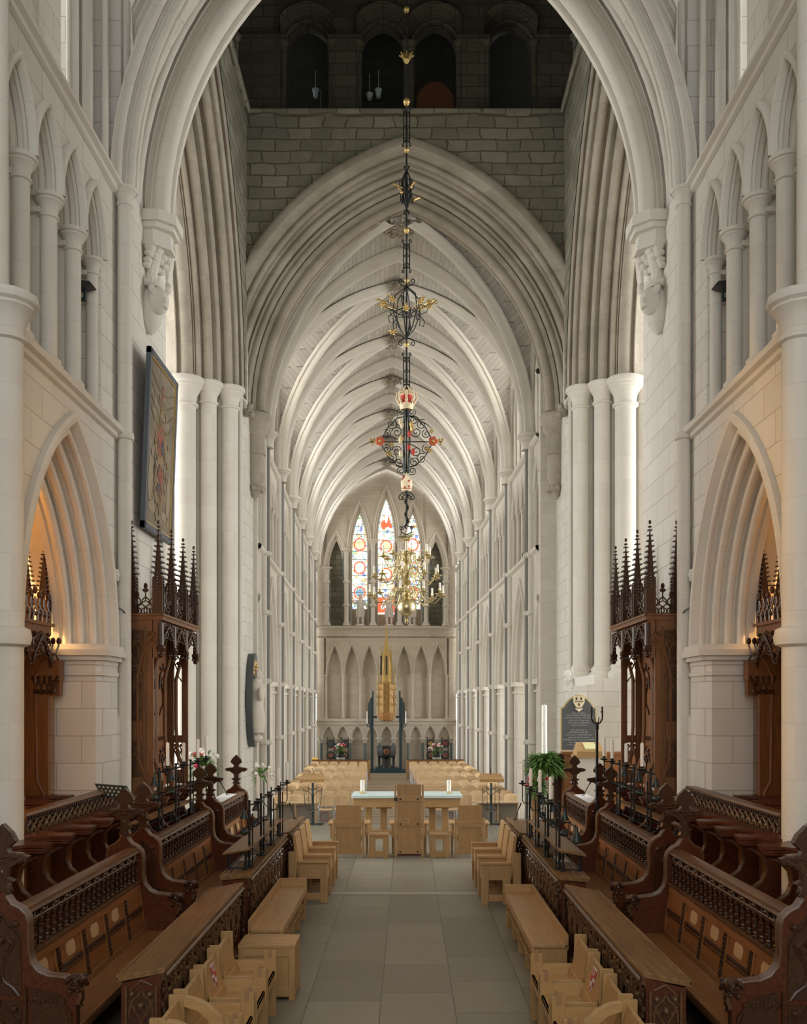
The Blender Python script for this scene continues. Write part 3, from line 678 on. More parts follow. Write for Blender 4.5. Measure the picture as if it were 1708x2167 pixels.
for q in ((.32, 6.35, .13, .36), (1.36, 6.2, .1, .42), (.45, 5.95, .22, .09), (1.2, 5.92, .22, .07), (.45, 7.4, .1, .3)): pblob('pale_supporter', pb('paint cream', (.27,.21,.13)), [q], 0)
b = MB()
for k in range(4):
    z = 7.95 - .17*k
    b.tube([PL(.16+1.34*t/10, z - .28*math.sin(PI*t/10)*(.6+.15*k), .045) for t in range(11)], .018, 4)
b.build('painted_drapery', pb('paint drape', (.22,.18,.11)), PT)

# oval plaque with a figure in relief
OV = thing('oval_plaque', 'dark oval wall plaque with a pale robed figure in relief', 'plaque', (X0-4.04, 25.0, 1.6))
b = MB(); ring = lambda r, x, h: [(X0-x, 24.6+.55*r*math.cos(t*PI/16), 3.04+1.22*r*math.sin(t*PI/16)) for t in range(32)]
b.grid([ring(1, 4.06, 0), ring(1, 3.9, 0), ring(.85, 3.9, 0), ring(.8, 3.95, 0), ring(.01, 3.95, 0)], True); b.build('oval_frame', SL, OV)
b = MB(); x = X0-3.9
b.lathe([(.0, 2.15), (.22, 2.2), (.27, 2.5), (.2, 2.9), (.22, 3.2), (.24, 3.45), (.1, 3.55), (.08, 3.6)], x, 24.6, 12); b.ball((x+.05, 24.6, 3.7), .12, 1, 1, 1.2); b.ball((x+.15, 24.42, 3.2), .09, 1, 1.4, 2); b.ball((x+.15, 24.78, 3.25), .09, 1, 1.4, 2)
b.ball((x, 24.6, 2.05), .2, 1, 1, .6)
b.build('relief_figure', AL, OV)
b = MB()
for i in range(9): t = PI*(i/8); b.ball((X0-3.94, 24.6+.28*math.cos(t), 3.75+.28*math.sin(t)), .07)
b.build('gilt_cluster', GD, OV)
b = MB(); b.box(X0-4.06, X0-3.98, 25.62, 25.9, 2.3, 2.5); tag(b.build('wooden_box', mat('brown box', (.3,.15,.06), .5)), 'small brown wooden box fixed to the wall past the oval plaque', 'box')

# memorial tablet with arched top on the southern plinth wall
TB = thing('memorial_tablet', 'black memorial tablet with gilt border, arched top and white lettering', 'memorial', (4.05, 22.0, 1.85))
tx = 4.0
def tab(w, z0, zs, y, e=0):
    p = [(tx-w, z0), (tx-w, zs)]
    for i in range(13):
        t = i/12; p.append((tx-w*.88+w*1.76*t, zs+.0+(.30-e)*math.sin(PI*t)**.8 if True else 0))
    return p + [(tx+w, zs), (tx+w, z0)]
b = MB(); b.prism(tab(.42, 1.85, 2.86, 0), 22.06, 22.12); b.build('gilt_border', mat('dull gilt', (.6,.47,.22), .5), TB)
b = MB(); b.prism(tab(.385, 1.88, 2.84, 0, .02), 22.03, 22.1); b.build('slate_panel', SL, TB)
def text(name, s, size, loc, rot, m_, parent, ext=.002, al='CENTER'):
    c = bpy.data.curves.new(name, 'FONT'); c.body = s; c.size = size; c.extrude = ext; c.align_x = al; c.resolution_u = 2
    o = bpy.data.objects.new(name, c); c.materials.append(m_); C.objects.link(o); L = ROOT[parent.name]
    o.location = (loc[0]-L[0], loc[1]-L[1], loc[2]-L[2]); o.rotation_euler = rot; o.parent = parent; ROOT[o.name] = L; return o
lt = mat('white lettering', (.42,.42,.40), .6)
for i, s_ in enumerate(('Near this place', 'lies RICHARD BENEFOLD', 'sometime Warden of this Parish', 'a Life of so Temperate', 'and in his last Moments', 'a Gift to the Poor', '', 'Also the Body of', 'ELIZABETH the wife', 'of the above RICHARD who', 'departed this life with a', 'DOWER of the Counsel of SURRY', 'who departed this Life', 'in the 61st year of her age', 'They also lie')):
    if s_: text('lettering', s_, .052, (tx, 22.025, 2.72-.057*i), (PI/2, 0, 0), lt, TB)
b = MB(); b.prism([(tx-.13, 3.12), (tx-.13, 2.98), (tx-.06, 2.86), (tx+.06, 2.86), (tx+.13, 2.98), (tx+.13, 3.12)], 22.0, 22.03); b.prism([(tx-.1, 2.84), (tx+.1, 2.84), (tx, 2.76)], 22.0, 22.03); b.build('crest', CR, TB)
b = MB()
for u in (-.06, .05): b.box(tx+u-.016, tx+u+.016, 21.99, 22.0, 3.03, 3.1)
b.box(tx-.1, tx+.1, 21.99, 22.0, 2.99, 3.005); b.box(tx-.015, tx+.015, 21.99, 22.0, 2.9, 2.96); b.build('crest_charge', BK, TB)

# white floodlights above it
WF = thing('floodlight', 'white box floodlight with three small round lamps above the memorial tablet', 'lamp', (3.9, 22.2, 3.5))
b = MB(); b.hexa([(3.9,21.7,3.35),(4.3,21.7,3.4),(4.3,22.1,3.4),(3.9,22.1,3.35),(3.88,21.75,3.55),(4.28,21.7,3.62),(4.28,22.1,3.62),(3.88,22.1,3.55)]); b.bar((4.1,22.1,3.5),(4.1,22.4,3.45),.06); b.build('lamp_box', WH, WF)
for k in range(3):
    b = MB(); b.lathe([(0, 0), (.07, 0), (.085, .03), (.06, .12), (.02, .16)], 0, 0, 12); b.build('round_lamp', WH, WF, M=Matrix.Translation((3.72, 21.95, 3.65-.17*k)) @ Matrix.Rotation(-PI/2, 4, 'X'))
b = MB(); b.bar((3.86, 22.02, 3.25), (3.86, 22.02, 3.85), .025)
for k in range(3): b.bar((3.72, 22.05, 3.65-.17*k), (3.86, 22.05, 3.65-.17*k), .02)
b.build('mounting_rail', WH, WF)

# lamps and camera on the upper walls
for s, lab in ((-1, 'black spotlight on the triforium above the painting side'), (1, 'black spotlight on the triforium above the memorial tablet side')):
    t = thing('spotlight', lab, 'lamp', (X0+s*4.0, 12.35, 8.3)); M = SIDE(s)
    b = MB(); b.hexa([(4.05,12.3,8.4),(4.24,12.3,8.36),(4.24,12.46,8.36),(4.05,12.46,8.4),(4.1,12.3,8.45),(4.24,12.3,8.46),(4.24,12.46,8.46),(4.1,12.46,8.45)]); b.build('housing', BK, t, M=M)
    b = MB(); b.bar((4.18, 12.38, 8.22), (4.18, 12.38, 8.4), .03); b.bar((4.18, 12.38, 8.24), (4.28, 12.38, 8.24), .04); b.build('bracket', IG, t, M=M)
t = thing('security_camera', 'small white security camera with a black lens beside the nave arch', 'camera', (3.66, 26.1, 12.0))
b = MB(); b.lathe([(.06, 0), (.08, .02), (.08, .2), (.05, .22)], 0, 0, 10); b.build('camera_body', WH, t, M=Matrix.Translation((3.55, 25.9, 12.02)) @ Matrix.Rotation(PI/2, 4, 'X') @ Matrix.Rotation(.4, 4, 'Y'))
b = MB(); b.ball((3.55, 25.66, 11.98), .075); b.build('lens', BK, t)
for s in (-1, 1):
    b = MB(); q = N @ Vector((s*3.76, 3.6 if s > 0 else 3.6, 7.37)); b.ball(q, .1, .8, 1.2, .6); b.bar(q, (q.x, q.y, q.z-.1), .05)
    tag(b.build('wall_spotlight', BK), 'little black spotlight on the nave string course on the %s side' % ('oval plaque' if s < 0 else 'paschal candle'), 'lamp')
# cable loop on the pier
for s in (-1, 1):
    b = MB(); b.tube([(3.97, 13.0, 4.3), (3.9, 13.1, 4.24), (3.9, 13.25, 4.2), (3.94, 13.4, 4.26)], .012, 5)
    tag(b.build('cable', BK, M=SIDE(s)), 'short grey cable looped across the pier by the %s canopy' % ('painting-side' if s < 0 else 'tablet-side'), 'cable')

rn = random.Random(2); b = MB()
for k in range(110):
    a = rn.uniform(0, 2*PI); r = rn.uniform(.6, 1.15); u = .83+.42*r*math.cos(a)*rn.uniform(.6, 1.2); z = 6.75+.85*r*math.sin(a)
    q = [PL(u+rn.uniform(.015, .05)*math.cos(t*PI/3), z+rn.uniform(.02, .08)*math.sin(t*PI/3), .0485) for t in range(6)]; b.add(q, [tuple(range(6))])
b.build('ornament_pattern', pb('paint gold', (.26,.185,.09)), PT)['kind'] = 'stuff'
b = MB()
for k in range(60):
    a = rn.uniform(0, 2*PI); u = .83+.3*math.cos(a)*rn.uniform(.2, 1.2); z = 6.7+.6*math.sin(a)*rn.uniform(.2, 1.1)
    q = [PL(u+rn.uniform(.01, .035)*math.cos(t*PI/3), z+rn.uniform(.015, .06)*math.sin(t*PI/3), .051) for t in range(6)]; b.add(q, [tuple(range(6))])
b.build('umber_pattern', pb('paint umber', (.11,.075,.045)), PT)['kind'] = 'stuff'  # random umber flecks painted over the heraldry
# ================================================================= CHOIR WOODWORK (x outward from the aisle)
WHERE = {-1: 'painting side', 1: 'memorial tablet side'}
def ogee(mb, y, x0, x1, z0, z1, r=.011, plane='y', c=0):
    """carved tracery in a panel: cusped ogee head, ring and lower wave"""
    w = x1-x0; h = z1-z0; xm = (x0+x1)/2
    P = lambda u, v: (xm+u*w/2, y, z0+v*h) if plane == 'y' else (y, xm+u*w/2, z0+v*h)
    for q in (-1, 1):
        mb.tube([P(q*.95, .5), P(q*.92, .68), P(q*.6, .82), P(q*.2, .88), P(0, 1.0)], r, 5)
        mb.tube([P(q*.9, .78), P(q*.55, .6), P(q*.1, .45), P(q*.02, .3), P(q*.12, .2), P(q*.6, .12), P(q*.92, .02)], r, 5)
        mb.tube([P(q*.3, .72), P(q*.5, .66), P(q*.35, .56), P(q*.1, .6)], r*.8, 4)
        mb.ball(P(q*.72, .9), r*2.2, n=6, m=4)
    mb.ball(P(0, .7), r*2.6, n=6, m=4)
def leafdrop(mb, x, y, z, h, w=.05):
    """carved leaf pendant on a desk front, x facing the aisle"""
    mb.add([(x, y, z), (x-.03, y, z-.45*h), (x, y-w, z-.35*h), (x, y+w, z-.35*h), (x, y, z-h)], [(0,2,1),(0,1,3),(2,4,1),(1,4,3)])
    for q in (-1, 1):
        mb.tube([(x, y+q*.02, z-.7*h), (x-.015, y+q*w*1.3, z-.5*h), (x-.01, y+q*w*1.7, z-.2*h), (x, y+q*w*.7, z+.02)], .007, 4)
        mb.tube([(x, y+q*w*1.9, z-.65*h), (x-.012, y+q*w*1.2, z-.85*h), (x, y+q*w*1.9, z-1.0*h)], .006, 4)
def front_desk(s, y0, y1, lab, slope=.07):
    M = SIDE(s); t = thing('choir_desk', lab, 'desk', (X0+s*1.95, (y0+y1)/2, 0)); xi, xo, zt = 1.765, 2.11, .975
    b = MB(); b.hexa([(xi,y0,zt-.045),(xo+.02,y0,zt-slope-.045),(xo+.02,y1,zt-slope-.045),(xi,y1,zt-.045),(xi,y0,zt),(xo+.02,y0,zt-slope),(xo+.02,y1,zt-slope),(xi,y1,zt)])
    b.box(xo+.0, xo+.022, y0, y1, zt-slope-.03, zt-slope+.015); b.build('desk_top', OT, t, M=M, bevel=.006)
    b = MB(); b.prism([(xi+.0, zt-.05), (xi-.015, zt-.065), (xi-.01, zt-.09), (xi+.02, zt-.10), (xi+.03, zt-.125), (xi+.08, zt-.13), (xi+.08, zt-.05)], y0+.01, y1-.01); b.build('moulding', OX, t, M=M)
    b = MB(); b.box(xi+.075, xi+.11, y0+.04, y1-.04, 0, zt-.12); b.box(xi+.05, xi+.13, y0+.03, y1-.03, 0, .12); b.build('back_board', OD, t, M=M)
    n = max(4, round((y1-y0-.12)/.31)); p = (y1-y0-.12)/n
    for i in range(n+1):
        b = MB(); y = y0+.06+p*i; b.prism([(y-.018, .0), (y-.018, zt-.13), (y+.018, zt-.13), (y+.018, 0)], xi+.05, xi+.09, 'x'); b.tube([(xi+.05, y, .12), (xi+.05, y, zt-.14)], .009, 6); b.build('mullion', OD, t, M=M)
        if i < n:
            b = MB(); ym = y+p/2
            ogee(b, xi+.035, y+.015, y+p-.015, zt-.46, zt-.13, .011, 'x'); leafdrop(b, xi+.035, ym, zt-.15, .42, .06)
            b.prism([(y+.02, .12), (y+.05, .2), (ym, .28), (y+p-.05, .2), (y+p-.02, .12)], xi+.045, xi+.08, 'x'); b.ball((xi+.05, ym, .2), .04); b.build('tracery_panel', LF, t, M=M)
    for y, q in ((y0, -1), (y1, 1)):
        b = MB(); b.prism([(xi+.03, 0), (xo-.02, 0), (xo-.02, zt-slope-.05), (xi+.03, zt-.05)], y+.0 if q < 0 else y-.05, y+.05 if q < 0 else y); 
        e = b.build('end_panel', OD, t, M=M)
        b = MB(); f = y-.008 if q < 0 else y+.008
        ogee(b, f, xi+.08, xo-.08, .40, .82, .011); 
        for a, c in ((xi+.05, xi+.07), (xo-.07, xo-.05)): b.box(a, c, f-.01, f+.01, .1, .84)
        b.tube([(xi+.09, f, .84), ((xi+xo)/2, f, .90-.02), (xo-.09, f, .80)], .01, 5)
        b.build('tracery', OX, e, M=M)
        b = MB(); ya, yb = sorted((f-q*.004, y)); b.box(xi+.075, xo-.075, ya, yb, .12, .80); b.build('recess_shade_plate', OC, e, M=M)  # dark plate on the end face, its colour giving a recess's shade
        b = MB(); yb = y+.015*(-q)
        b.lathe([(.02, 0), (.035, .02), (.035, .1), (.02, .14), (.026, .2), (.016, .22), (.016, .42), (.028, .44), (.016, .47)], xi+.005, yb, 8)
        for k in range(7): b.ball((xi+.004+.012*math.sin(k*2.2), yb+.012*math.cos(k*2.2), .5+.05*k), .024, 1, 1, 1.2, 6, 4)
        b.tube([(xi, yb, .84), (xi-.012, yb, .89), (xi+.01, yb, .94)], .012, 5)
        b.build('corner_shaft', OC, t, M=M)
    return t
for s in (-1, 1):
    dy = 0 if s < 0 else -.12
    front_desk(s, 7.05+dy, 10.45+dy, 'long dark oak choir desk nearest the viewer on the %s' % WHERE[s])
    front_desk(s, 14.6+dy, 16.6+dy, 'short dark oak choir desk behind the armchairs on the %s' % WHERE[s])
    front_desk(s, 10.9+dy, 14.3+dy, 'dark oak choir desk carrying iron candle posts on the %s' % WHERE[s], .03)

def finial(mb, x, y, z):                     # poppyhead, seen from the ends
    mb.prism([(x+(a-x)*1.2, c) for a, c in [(x-.05, z-.02), (x-.035, z+.04), (x-.075, z+.065), (x-.03, z+.09), (x-.035, z+.15), (x-.09, z+.2), (x-.155, z+.215), (x-.165, z+.25), (x-.13, z+.265), (x-.05, z+.27), (x-.03, z+.31), (x-.085, z+.37), (x-.06, z+.43), (x, z+.5),
              (x+.06, z+.43), (x+.085, z+.37), (x+.03, z+.31), (x+.05, z+.27), (x+.13, z+.265), (x+.165, z+.25), (x+.155, z+.215), (x+.09, z+.2), (x+.035, z+.15), (x+.03, z+.09), (x+.075, z+.065), (x+.035, z+.04), (x+.05, z-.02)]], y-.036, y+.036)
    rnd = random.Random(3)
    for k in range(16):
        a = rnd.uniform(-.15, .15); 
        mb.ball((x+a, y, z+.235+.02*math.sin(k)), .034, 1, 1.5, .8, 6, 4)
    for k in range(14):
        h = k/13; mb.ball((x+(.068*math.sin(PI*min(1, h*1.1)))*(-1)**k, y, z+.33+.14*h), .026, 1, 1.7, 1, 6, 4)
    mb.ball((x, y, z+.12), .04, 1, 1.1, 1.6)
    mb.lathe([(.06, z-.03), (.075, z+.0), (.06, z+.03)], x, y, 8, sy=.6)
ENDP = [(2.46, 0), (2.46, .66), (2.44, .72), (2.46, .80), (2.5, .85), (2.58, .865), (2.68, .875), (2.76, .91), (2.815, .98), (2.835, 1.08), (2.835, 1.27), (2.85, 1.34), (2.9, 1.39), (2.96, 1.42), (3.0, 1.48), (3.01, 1.52), (3.05, 1.52), (3.07, 1.47), (3.12, 1.42), (3.18, 1.39), (3.21, 1.33), (3.22, 1.25), (3.22, 0)]
def bench_end(s, y, t, out):                 # out = -1: carved face towards the viewer
    M = SIDE(s); b = MB(); b.prism(ENDP, y-.045, y+.045); e = b.build('bench_end', OD, t, M=M, bevel=.008)
    b = MB()
    for o in (-.034, 0, .034): b.tube([(px-.004, y+o, pz+.003) for px, pz in ENDP[1:15]], .017, 6)
    for o in (-.034, .034): b.tube([(px+.004, y+o, pz+.003) for px, pz in ENDP[16:22]], .014, 6)
    b.build('edge_moulding', OX, e, M=M)
    b = MB(); rn = random.Random(5); b.ball((2.475, y, .83), .075, .9, .9, .85, 12, 8)
    for k in range(16): b.ball((2.475+.06*math.cos(k*2.4), y+.075*math.sin(k*1.7), .82+.055*math.sin(k*2.4)), .022, n=6, m=4)
    b.tube(spiral((2.48, y-.07, .83), .06, 1.3, 0, 1, 12), .013, 5)
    for k in range(6): b.ball((2.45+.012*math.sin(k*2), y, .74-.018*k), .036-.003*k, 1, 1.5, .8, 6, 4)
    for k in range(5): b.ball((2.56+.035*k, y, .855+.004*k), .028-.003*k, 1, 1.4, .8, 6, 4)
    b.build('carved_scroll', OC, e, M=M)
    f = y + out*.055
    b = MB(); w = -out*.006; ya, yb = sorted((f+w*.2, y+out*.04))
    b.prism([(2.875, .74), (3.175, .74), (3.175, 1.2), (3.03, 1.37), (2.875, 1.2)], ya, yb); b.build('recess_shade_plate', OC, e, M=M)  # raised dark plates supply the shade of recessed panels
    b = MB(); b.prism([(2.875, .1), (3.175, .1), (3.175, .7), (2.875, .7)], ya, yb); b.build('recess_shade_plate', OC, e, M=M)
    b = MB(); b.prism([(2.5, .5), (2.8, .5), (2.8, .8), (2.7, .77), (2.56, .68)], ya, yb); b.build('recess_shade_plate', OC, e, M=M)
    b = MB(); ogee(b, f, 2.88, 3.17, .72, 1.34, .014); ogee(b, f, 2.88, 3.17, .08, .7, .014)
    b.tube([(2.5, f, .1), (2.5, f, .6), (2.6, f, .74), (2.78, f, .78)], .012, 5); b.tube([(2.84, f, .08), (2.84, f, .8)], .014, 5)
    for k in range(9): b.ball((2.56+.03*k, f, .70+.012*math.sin(k*2)), .022, 1, .6, 1, 6, 4)
    b.build('tracery', OC, e, M=M)
    b = MB(); finial(b, 3.03, y, 1.53); b.build('poppyhead', OC, e, M=M)
def pew(s, y0, y1, lab, plates=(0, 1, 2, 3), ends=True):
    M = SIDE(s); t = thing('choir_pew', lab, 'bench', (X0+s*2.8, (y0+y1)/2, 0))
    b = MB(); b.prism([(2.46, .44), (2.80, .44), (2.80, .48), (2.46, .485)], y0, y1); b.box(2.5, 2.53, y0, y1, .36, .44); b.build('seat', OM, t, M=M, bevel=.006)
    B = lambda z, d=0: 2.80 + (z-.48)*.145 - d
    b = MB(); b.hexa([(B(.44),y0,.44),(B(.44)+.03,y0,.44),(B(.44)+.03,y1,.44),(B(.44),y1,.44),(B(1.0),y0,1.0),(B(1.0)+.03,y0,1.0),(B(1.0)+.03,y1,1.0),(B(1.0),y1,1.0)])
    for z0, z1 in ((.485, .53), (.93, 1.0)): b.hexa([(B(z0,.02),y0,z0),(B(z0),y0,z0),(B(z0),y1,z0),(B(z0,.02),y1,z0),(B(z1,.02),y0,z1),(B(z1),y0,z1),(B(z1),y1,z1),(B(z1,.02),y1,z1)])
    bp = b.build('back_panel', OM, t, M=M)
    n = round((y1-y0)/.62); p = (y1-y0)/n
    for i in range(n+1):
        b = MB(); ya, yb = max(y0, y0+p*i-.065), min(y1, y0+p*i+.065)
        b.hexa([(B(.53,.013),ya,.53),(B(.53),ya,.53),(B(.53),yb,.53),(B(.53,.013),yb,.53),(B(.93,.013),ya,.93),(B(.93),ya,.93),(B(.93),yb,.93),(B(.93,.013),yb,.93)])
        b.build('panel_stile', OM, bp, M=M, bevel=.003)
    for i in range(1, n):
        b = MB(); y = y0+p*i
        b.hexa([(B(.53,.02),y-.035,.53),(B(.53),y-.035,.53),(B(.53),y+.035,.53),(B(.53,.02),y+.035,.53),(B(.93,.02),y-.035,.93),(B(.93),y-.035,.93),(B(.93),y+.035,.93),(B(.93,.02),y+.035,.93)])
        for k in range(9): b.ball((B(.56+.04*k,.022), y+.008*(-1)**k, .56+.04*k), .016, .6, 1, 1.3, 6, 4)
        b.build('carved_stile', OC, bp, M=M)
    for i in range(n):
        y = y0+p*(i+.5)
        b = MB()
        for zz in (.70, .725, .755): b.bar((B(zz,.004), y-p/2+.045, zz), (B(zz,.004), y+p/2-.045, zz), .012)
        for k in range(int(p/.035)-2): b.ball((B(.74,.006), y-p/2+.06+.035*k, .74), .011, .7, 1, 1, 5, 3)
        b.build('carved_band', OC, bp, M=M)
        if i in plates:
            b = MB(); q = [(-.085,-.045),(-.075,-.06),(.075,-.06),(.085,-.045),(.098,-.03),(.098,.03),(.085,.045),(.075,.06),(-.075,.06),(-.085,.045),(-.098,.03),(-.098,-.03)]
            b.add([(B(.85+v,.006), y+u, .85+v) for u, v in q] + [(B(.85+v), y+u, .85+v) for u, v in q], [tuple(range(12)), tuple(range(23, 11, -1))] + [((k+1)%12, k, k+12, (k+1)%12+12) for k in range(12)])
            pl = b.build('name_plate', PLATE, bp, M=M, ang=15)
    b = MB(); b.prism([(B(1.0)-.035, 1.0), (B(1.0)-.045, 1.02), (B(1.0)+.09, 1.035), (B(1.0)+.09, 1.0)], y0, y1); b.build('ledge', OX, t, M=M)
    b = MB(); b.prism([(2.865, 1.32), (2.852, 1.335), (2.856, 1.35), (2.872, 1.356), (2.872, 1.372), (2.89, 1.38), (2.985, 1.385), (3.005, 1.37), (3.005, 1.32)], y0, y1); b.build('top_rail', OX, t, M=M)
    b = MB(); b.tube([(2.885, y0, 1.265), (2.885, y1, 1.265)], .012, 6); b.build('bead_rail', OX, t, M=M)
    k = int((y1-y0)/.138); first = None
    for i in range(k):
        y = y0+(y1-y0)*(i+.5)/k
        if first is None:
            b = MB(); b.lathe([(.026, 1.035), (.026, 1.05), (.018, 1.06), (.022, 1.075), (.016, 1.085), (.02, 1.12), (.025, 1.125), (.016, 1.135), (.016, 1.17), (.027, 1.178), (.027, 1.188), (.018, 1.195), (.022, 1.205)], 2.89, y, 8)
            for q in (-1, 1): b.tube([(2.89, y, 1.20), (2.885, y+q*.03, 1.235), (2.885, y+q*.069, 1.26)], .011, 5)
            b.ball((2.885, y, 1.24), .014); first = b.build('baluster', OC, t, M=M); fy = y
        else:
            c = first.copy(); C.objects.link(c); c.location = (0, y-fy, 0)
    m = int((y1-y0)/.25)
    for i in range(m):
        y = y0+(y1-y0)*(i+.5)/m; b = MB(); b.ball((2.89, y, 1.295), .034, .8, 1.4, .8, 7, 5); b.tube([(2.885, y-.1, 1.30), (2.88, y-.06, 1.275), (2.88, y, 1.305), (2.88, y+.06, 1.275), (2.885, y+.1, 1.30)], .009, 4)
        b.build('carved_knot', OC, t, M=M)
    b = MB(); b.box(2.97, 3.0, y0, y1, 0, 1.32); b.build('rear_board', OD, t, M=M)
    bench_end(s, y0, t, -1); bench_end(s, y1, t, 1)
    return t
for s in (-1, 1):
    dy = 0 if s < 0 else -.12
    pew(s, 7.2+dy, 10.3+dy, 'carved oak choir pew nearest the viewer on the %s' % WHERE[s])
    pew(s, 11.02+dy, 14.0+dy, 'carved oak choir pew behind the iron candle posts on the %s' % WHERE[s], ())
    pew(s, 14.78+dy, 17.0+dy, 'carved oak choir pew farthest from the viewer on the %s' % WHERE[s], (0, 1, 2))

# raised seats: stall arms, backs, seats
ARM = [(3.42, 1.50), (3.40, 1.53), (3.42, 1.55), (3.83, 1.55), (3.83, .3), (3.45, .3), (3.45, .98), (3.43, 1.02), (3.46, 1.06), (3.54, 1.08), (3.63, 1.15), (3.67, 1.25), (3.65, 1.36), (3.58, 1.44), (3.5, 1.48)]
def stalls(s, y0, n, lab, p=.655):
    M = SIDE(s); t = thing('stall_row', lab, 'choir stalls', (X0+s*3.7, y0+n*p/2, 0))
    b = MB(); b.box(3.3, 3.84, y0, y0+n*p, 0, .3); b.build('platform', OD, t, M=M)
    b = MB(); b.box(3.83, 3.85, y0, y0+n*p, .3, 1.60); b.build('back_board', OM, t, M=M)
    for i in range(n+1):
        y = y0+p*i; b = MB(); b.prism(ARM, y-.028, y+.028); a = b.build('stall_arm', OD, t, M=M, bevel=.006)
        b = MB(); 
        for o in (-.028, 0, .028): b.tube([(px-.002, y+o, pz) for px, pz in ARM[6:]], .014, 5)
        b.build('arm_moulding', OX, a, M=M)
        b = MB(); poly = [(3.36, y-.10), (3.38, y+.10), (3.46, y+.13), (3.56, y+.11), (3.66, y+.2), (3.78, y+.31), (3.845, y+.31), (3.845, y-.31), (3.78, y-.31), (3.66, y-.2), (3.56, y-.11), (3.46, y-.13)]
        for z0, z1, e in ((1.53, 1.55, .03), (1.555, 1.575, .015), (1.58, 1.61, 0)): b.prism([(min(3.845, x+e), yy) for x, yy in poly], z0, z1, 'z')
        b.build('arm_cap', OD, t, M=M)
        if i < n:
            b = MB(); b.box(3.5, 3.82, y+.03, y+p-.03, .72, .76); b.build('seat', OM, t, M=M)
for s in (-1, 1):
    dy = 0 if s < 0 else -.12
    stalls(s, 7.75+dy, 8, 'dark oak stalls before the traceried parapet on the %s' % WHERE[s], .64)
    stalls(s, 13.52, 3, 'dark oak stalls beneath the spired canopy on the %s' % WHERE[s], .72)

def parapet(s, y0, y1, lab):
    M = SIDE(s); t = thing('oak_parapet', lab, 'screen', (X0+s*3.98, (y0+y1)/2, 0))
    b = MB(); b.prism([(3.87, 1.77), (3.86, 1.79), (3.88, 1.815), (3.99, 1.82), (3.995, 1.79), (3.98, 1.77)], y0-.04, y1+.04); b.build('top_rail', OX, t, M=M)
    b = MB(); b.box(3.965, 3.985, y0, y1, .3, 1.77); b.box(3.92, 3.97, y0, y1, 1.47, 1.52); b.build('back_board', OC, t, M=M)
    b = MB(); b.box(3.9, 3.97, y0, y1, 1.72, 1.735)
    for i in range(int((y1-y0)/.075)): b.ball((3.9, y0+.04+.075*i, 1.75), .018, .8, 1.3, .8, 6, 4)
    b.build('cresting', OC, t, M=M)
    n = int((y1-y0)/.17)
    for i in range(n):
        y = y0+(y1-y0)*(i+.5)/n; b = MB()
        for q in (-1, 1):
            b.tube([(3.93, y+q*.08, 1.52), (3.92, y+q*.07, 1.60), (3.92, y+q*.02, 1.66), (3.92, y-q*.05, 1.68), (3.92, y-q*.08, 1.72)], .014, 5)
            b.ball((3.92, y+q*.045, 1.60), .016, n=6, m=4)
        b.ball((3.92, y, 1.635), .024, n=6, m=4); b.tube([(3.92, y, 1.52), (3.94, y+.03, 1.57), (3.92, y-.02, 1.63)], .008, 4); b.build('tracery_panel', LF, t, M=M)
    b = MB(); b.box(3.87, 3.99, y0-.06, y0+.0, .3, 1.77); ogee(b, y0-.07, 3.88, 3.98, 1.35, 1.72, .008); b.build('end_post', OC, t, M=M)
for s in (-1, 1):
    dy = 0 if s < 0 else -.12
    parapet(s, 9.75, 12.95, 'traceried dark oak parapet across the arch on the %s' % WHERE[s])
    parapet(s, 7.6, 9.0, 'traceried dark oak parapet at the near shaft on the %s' % WHERE[s])

# spired canopies
def pinnacle(mb, x, y, z0, h, w=.058):
    mb.box(x-w, x+w, y-w, y+w, z0, z0+.36*h)
    for q in ((-1,-1),(-1,1),(1,-1),(1,1)): mb.box(x+q[0]*w-.012, x+q[0]*w+.012, y+q[1]*w-.012, y+q[1]*w+.012, z0, z0+.40*h)
    for k in range(5):                       # clustered gablets
        z = z0+.30*h+.035*h*k; r = w*(1.35-.1*k)
        for q in ((1,0),(-1,0),(0,1),(0,-1)): mb.ball((x+q[0]*r, y+q[1]*r, z), .02, 1, 1, .8, 5, 3)
    mb.add([(x-w*.95,y-w*.95,z0+.35*h),(x+w*.95,y-w*.95,z0+.35*h),(x+w*.95,y+w*.95,z0+.35*h),(x-w*.95,y+w*.95,z0+.35*h),(x,y,z0+.98*h)], [(0,1,4),(1,2,4),(2,3,4),(3,0,4)])
    for k in range(9):
        f = k/9; z = z0+h*(.45+.52*f); r = w*.98*(1-f)+.012
        for q in ((1,1),(-1,1),(1,-1),(-1,-1)): mb.ball((x+q[0]*r, y+q[1]*r, z), .024-.008*f, 1.3, 1.3, .7, 5, 3)
    mb.ball((x, y, z0+h), .022, 1, 1, 1.4); mb.ball((x, y, z0+.95*h), .03, 1, 1, .5)
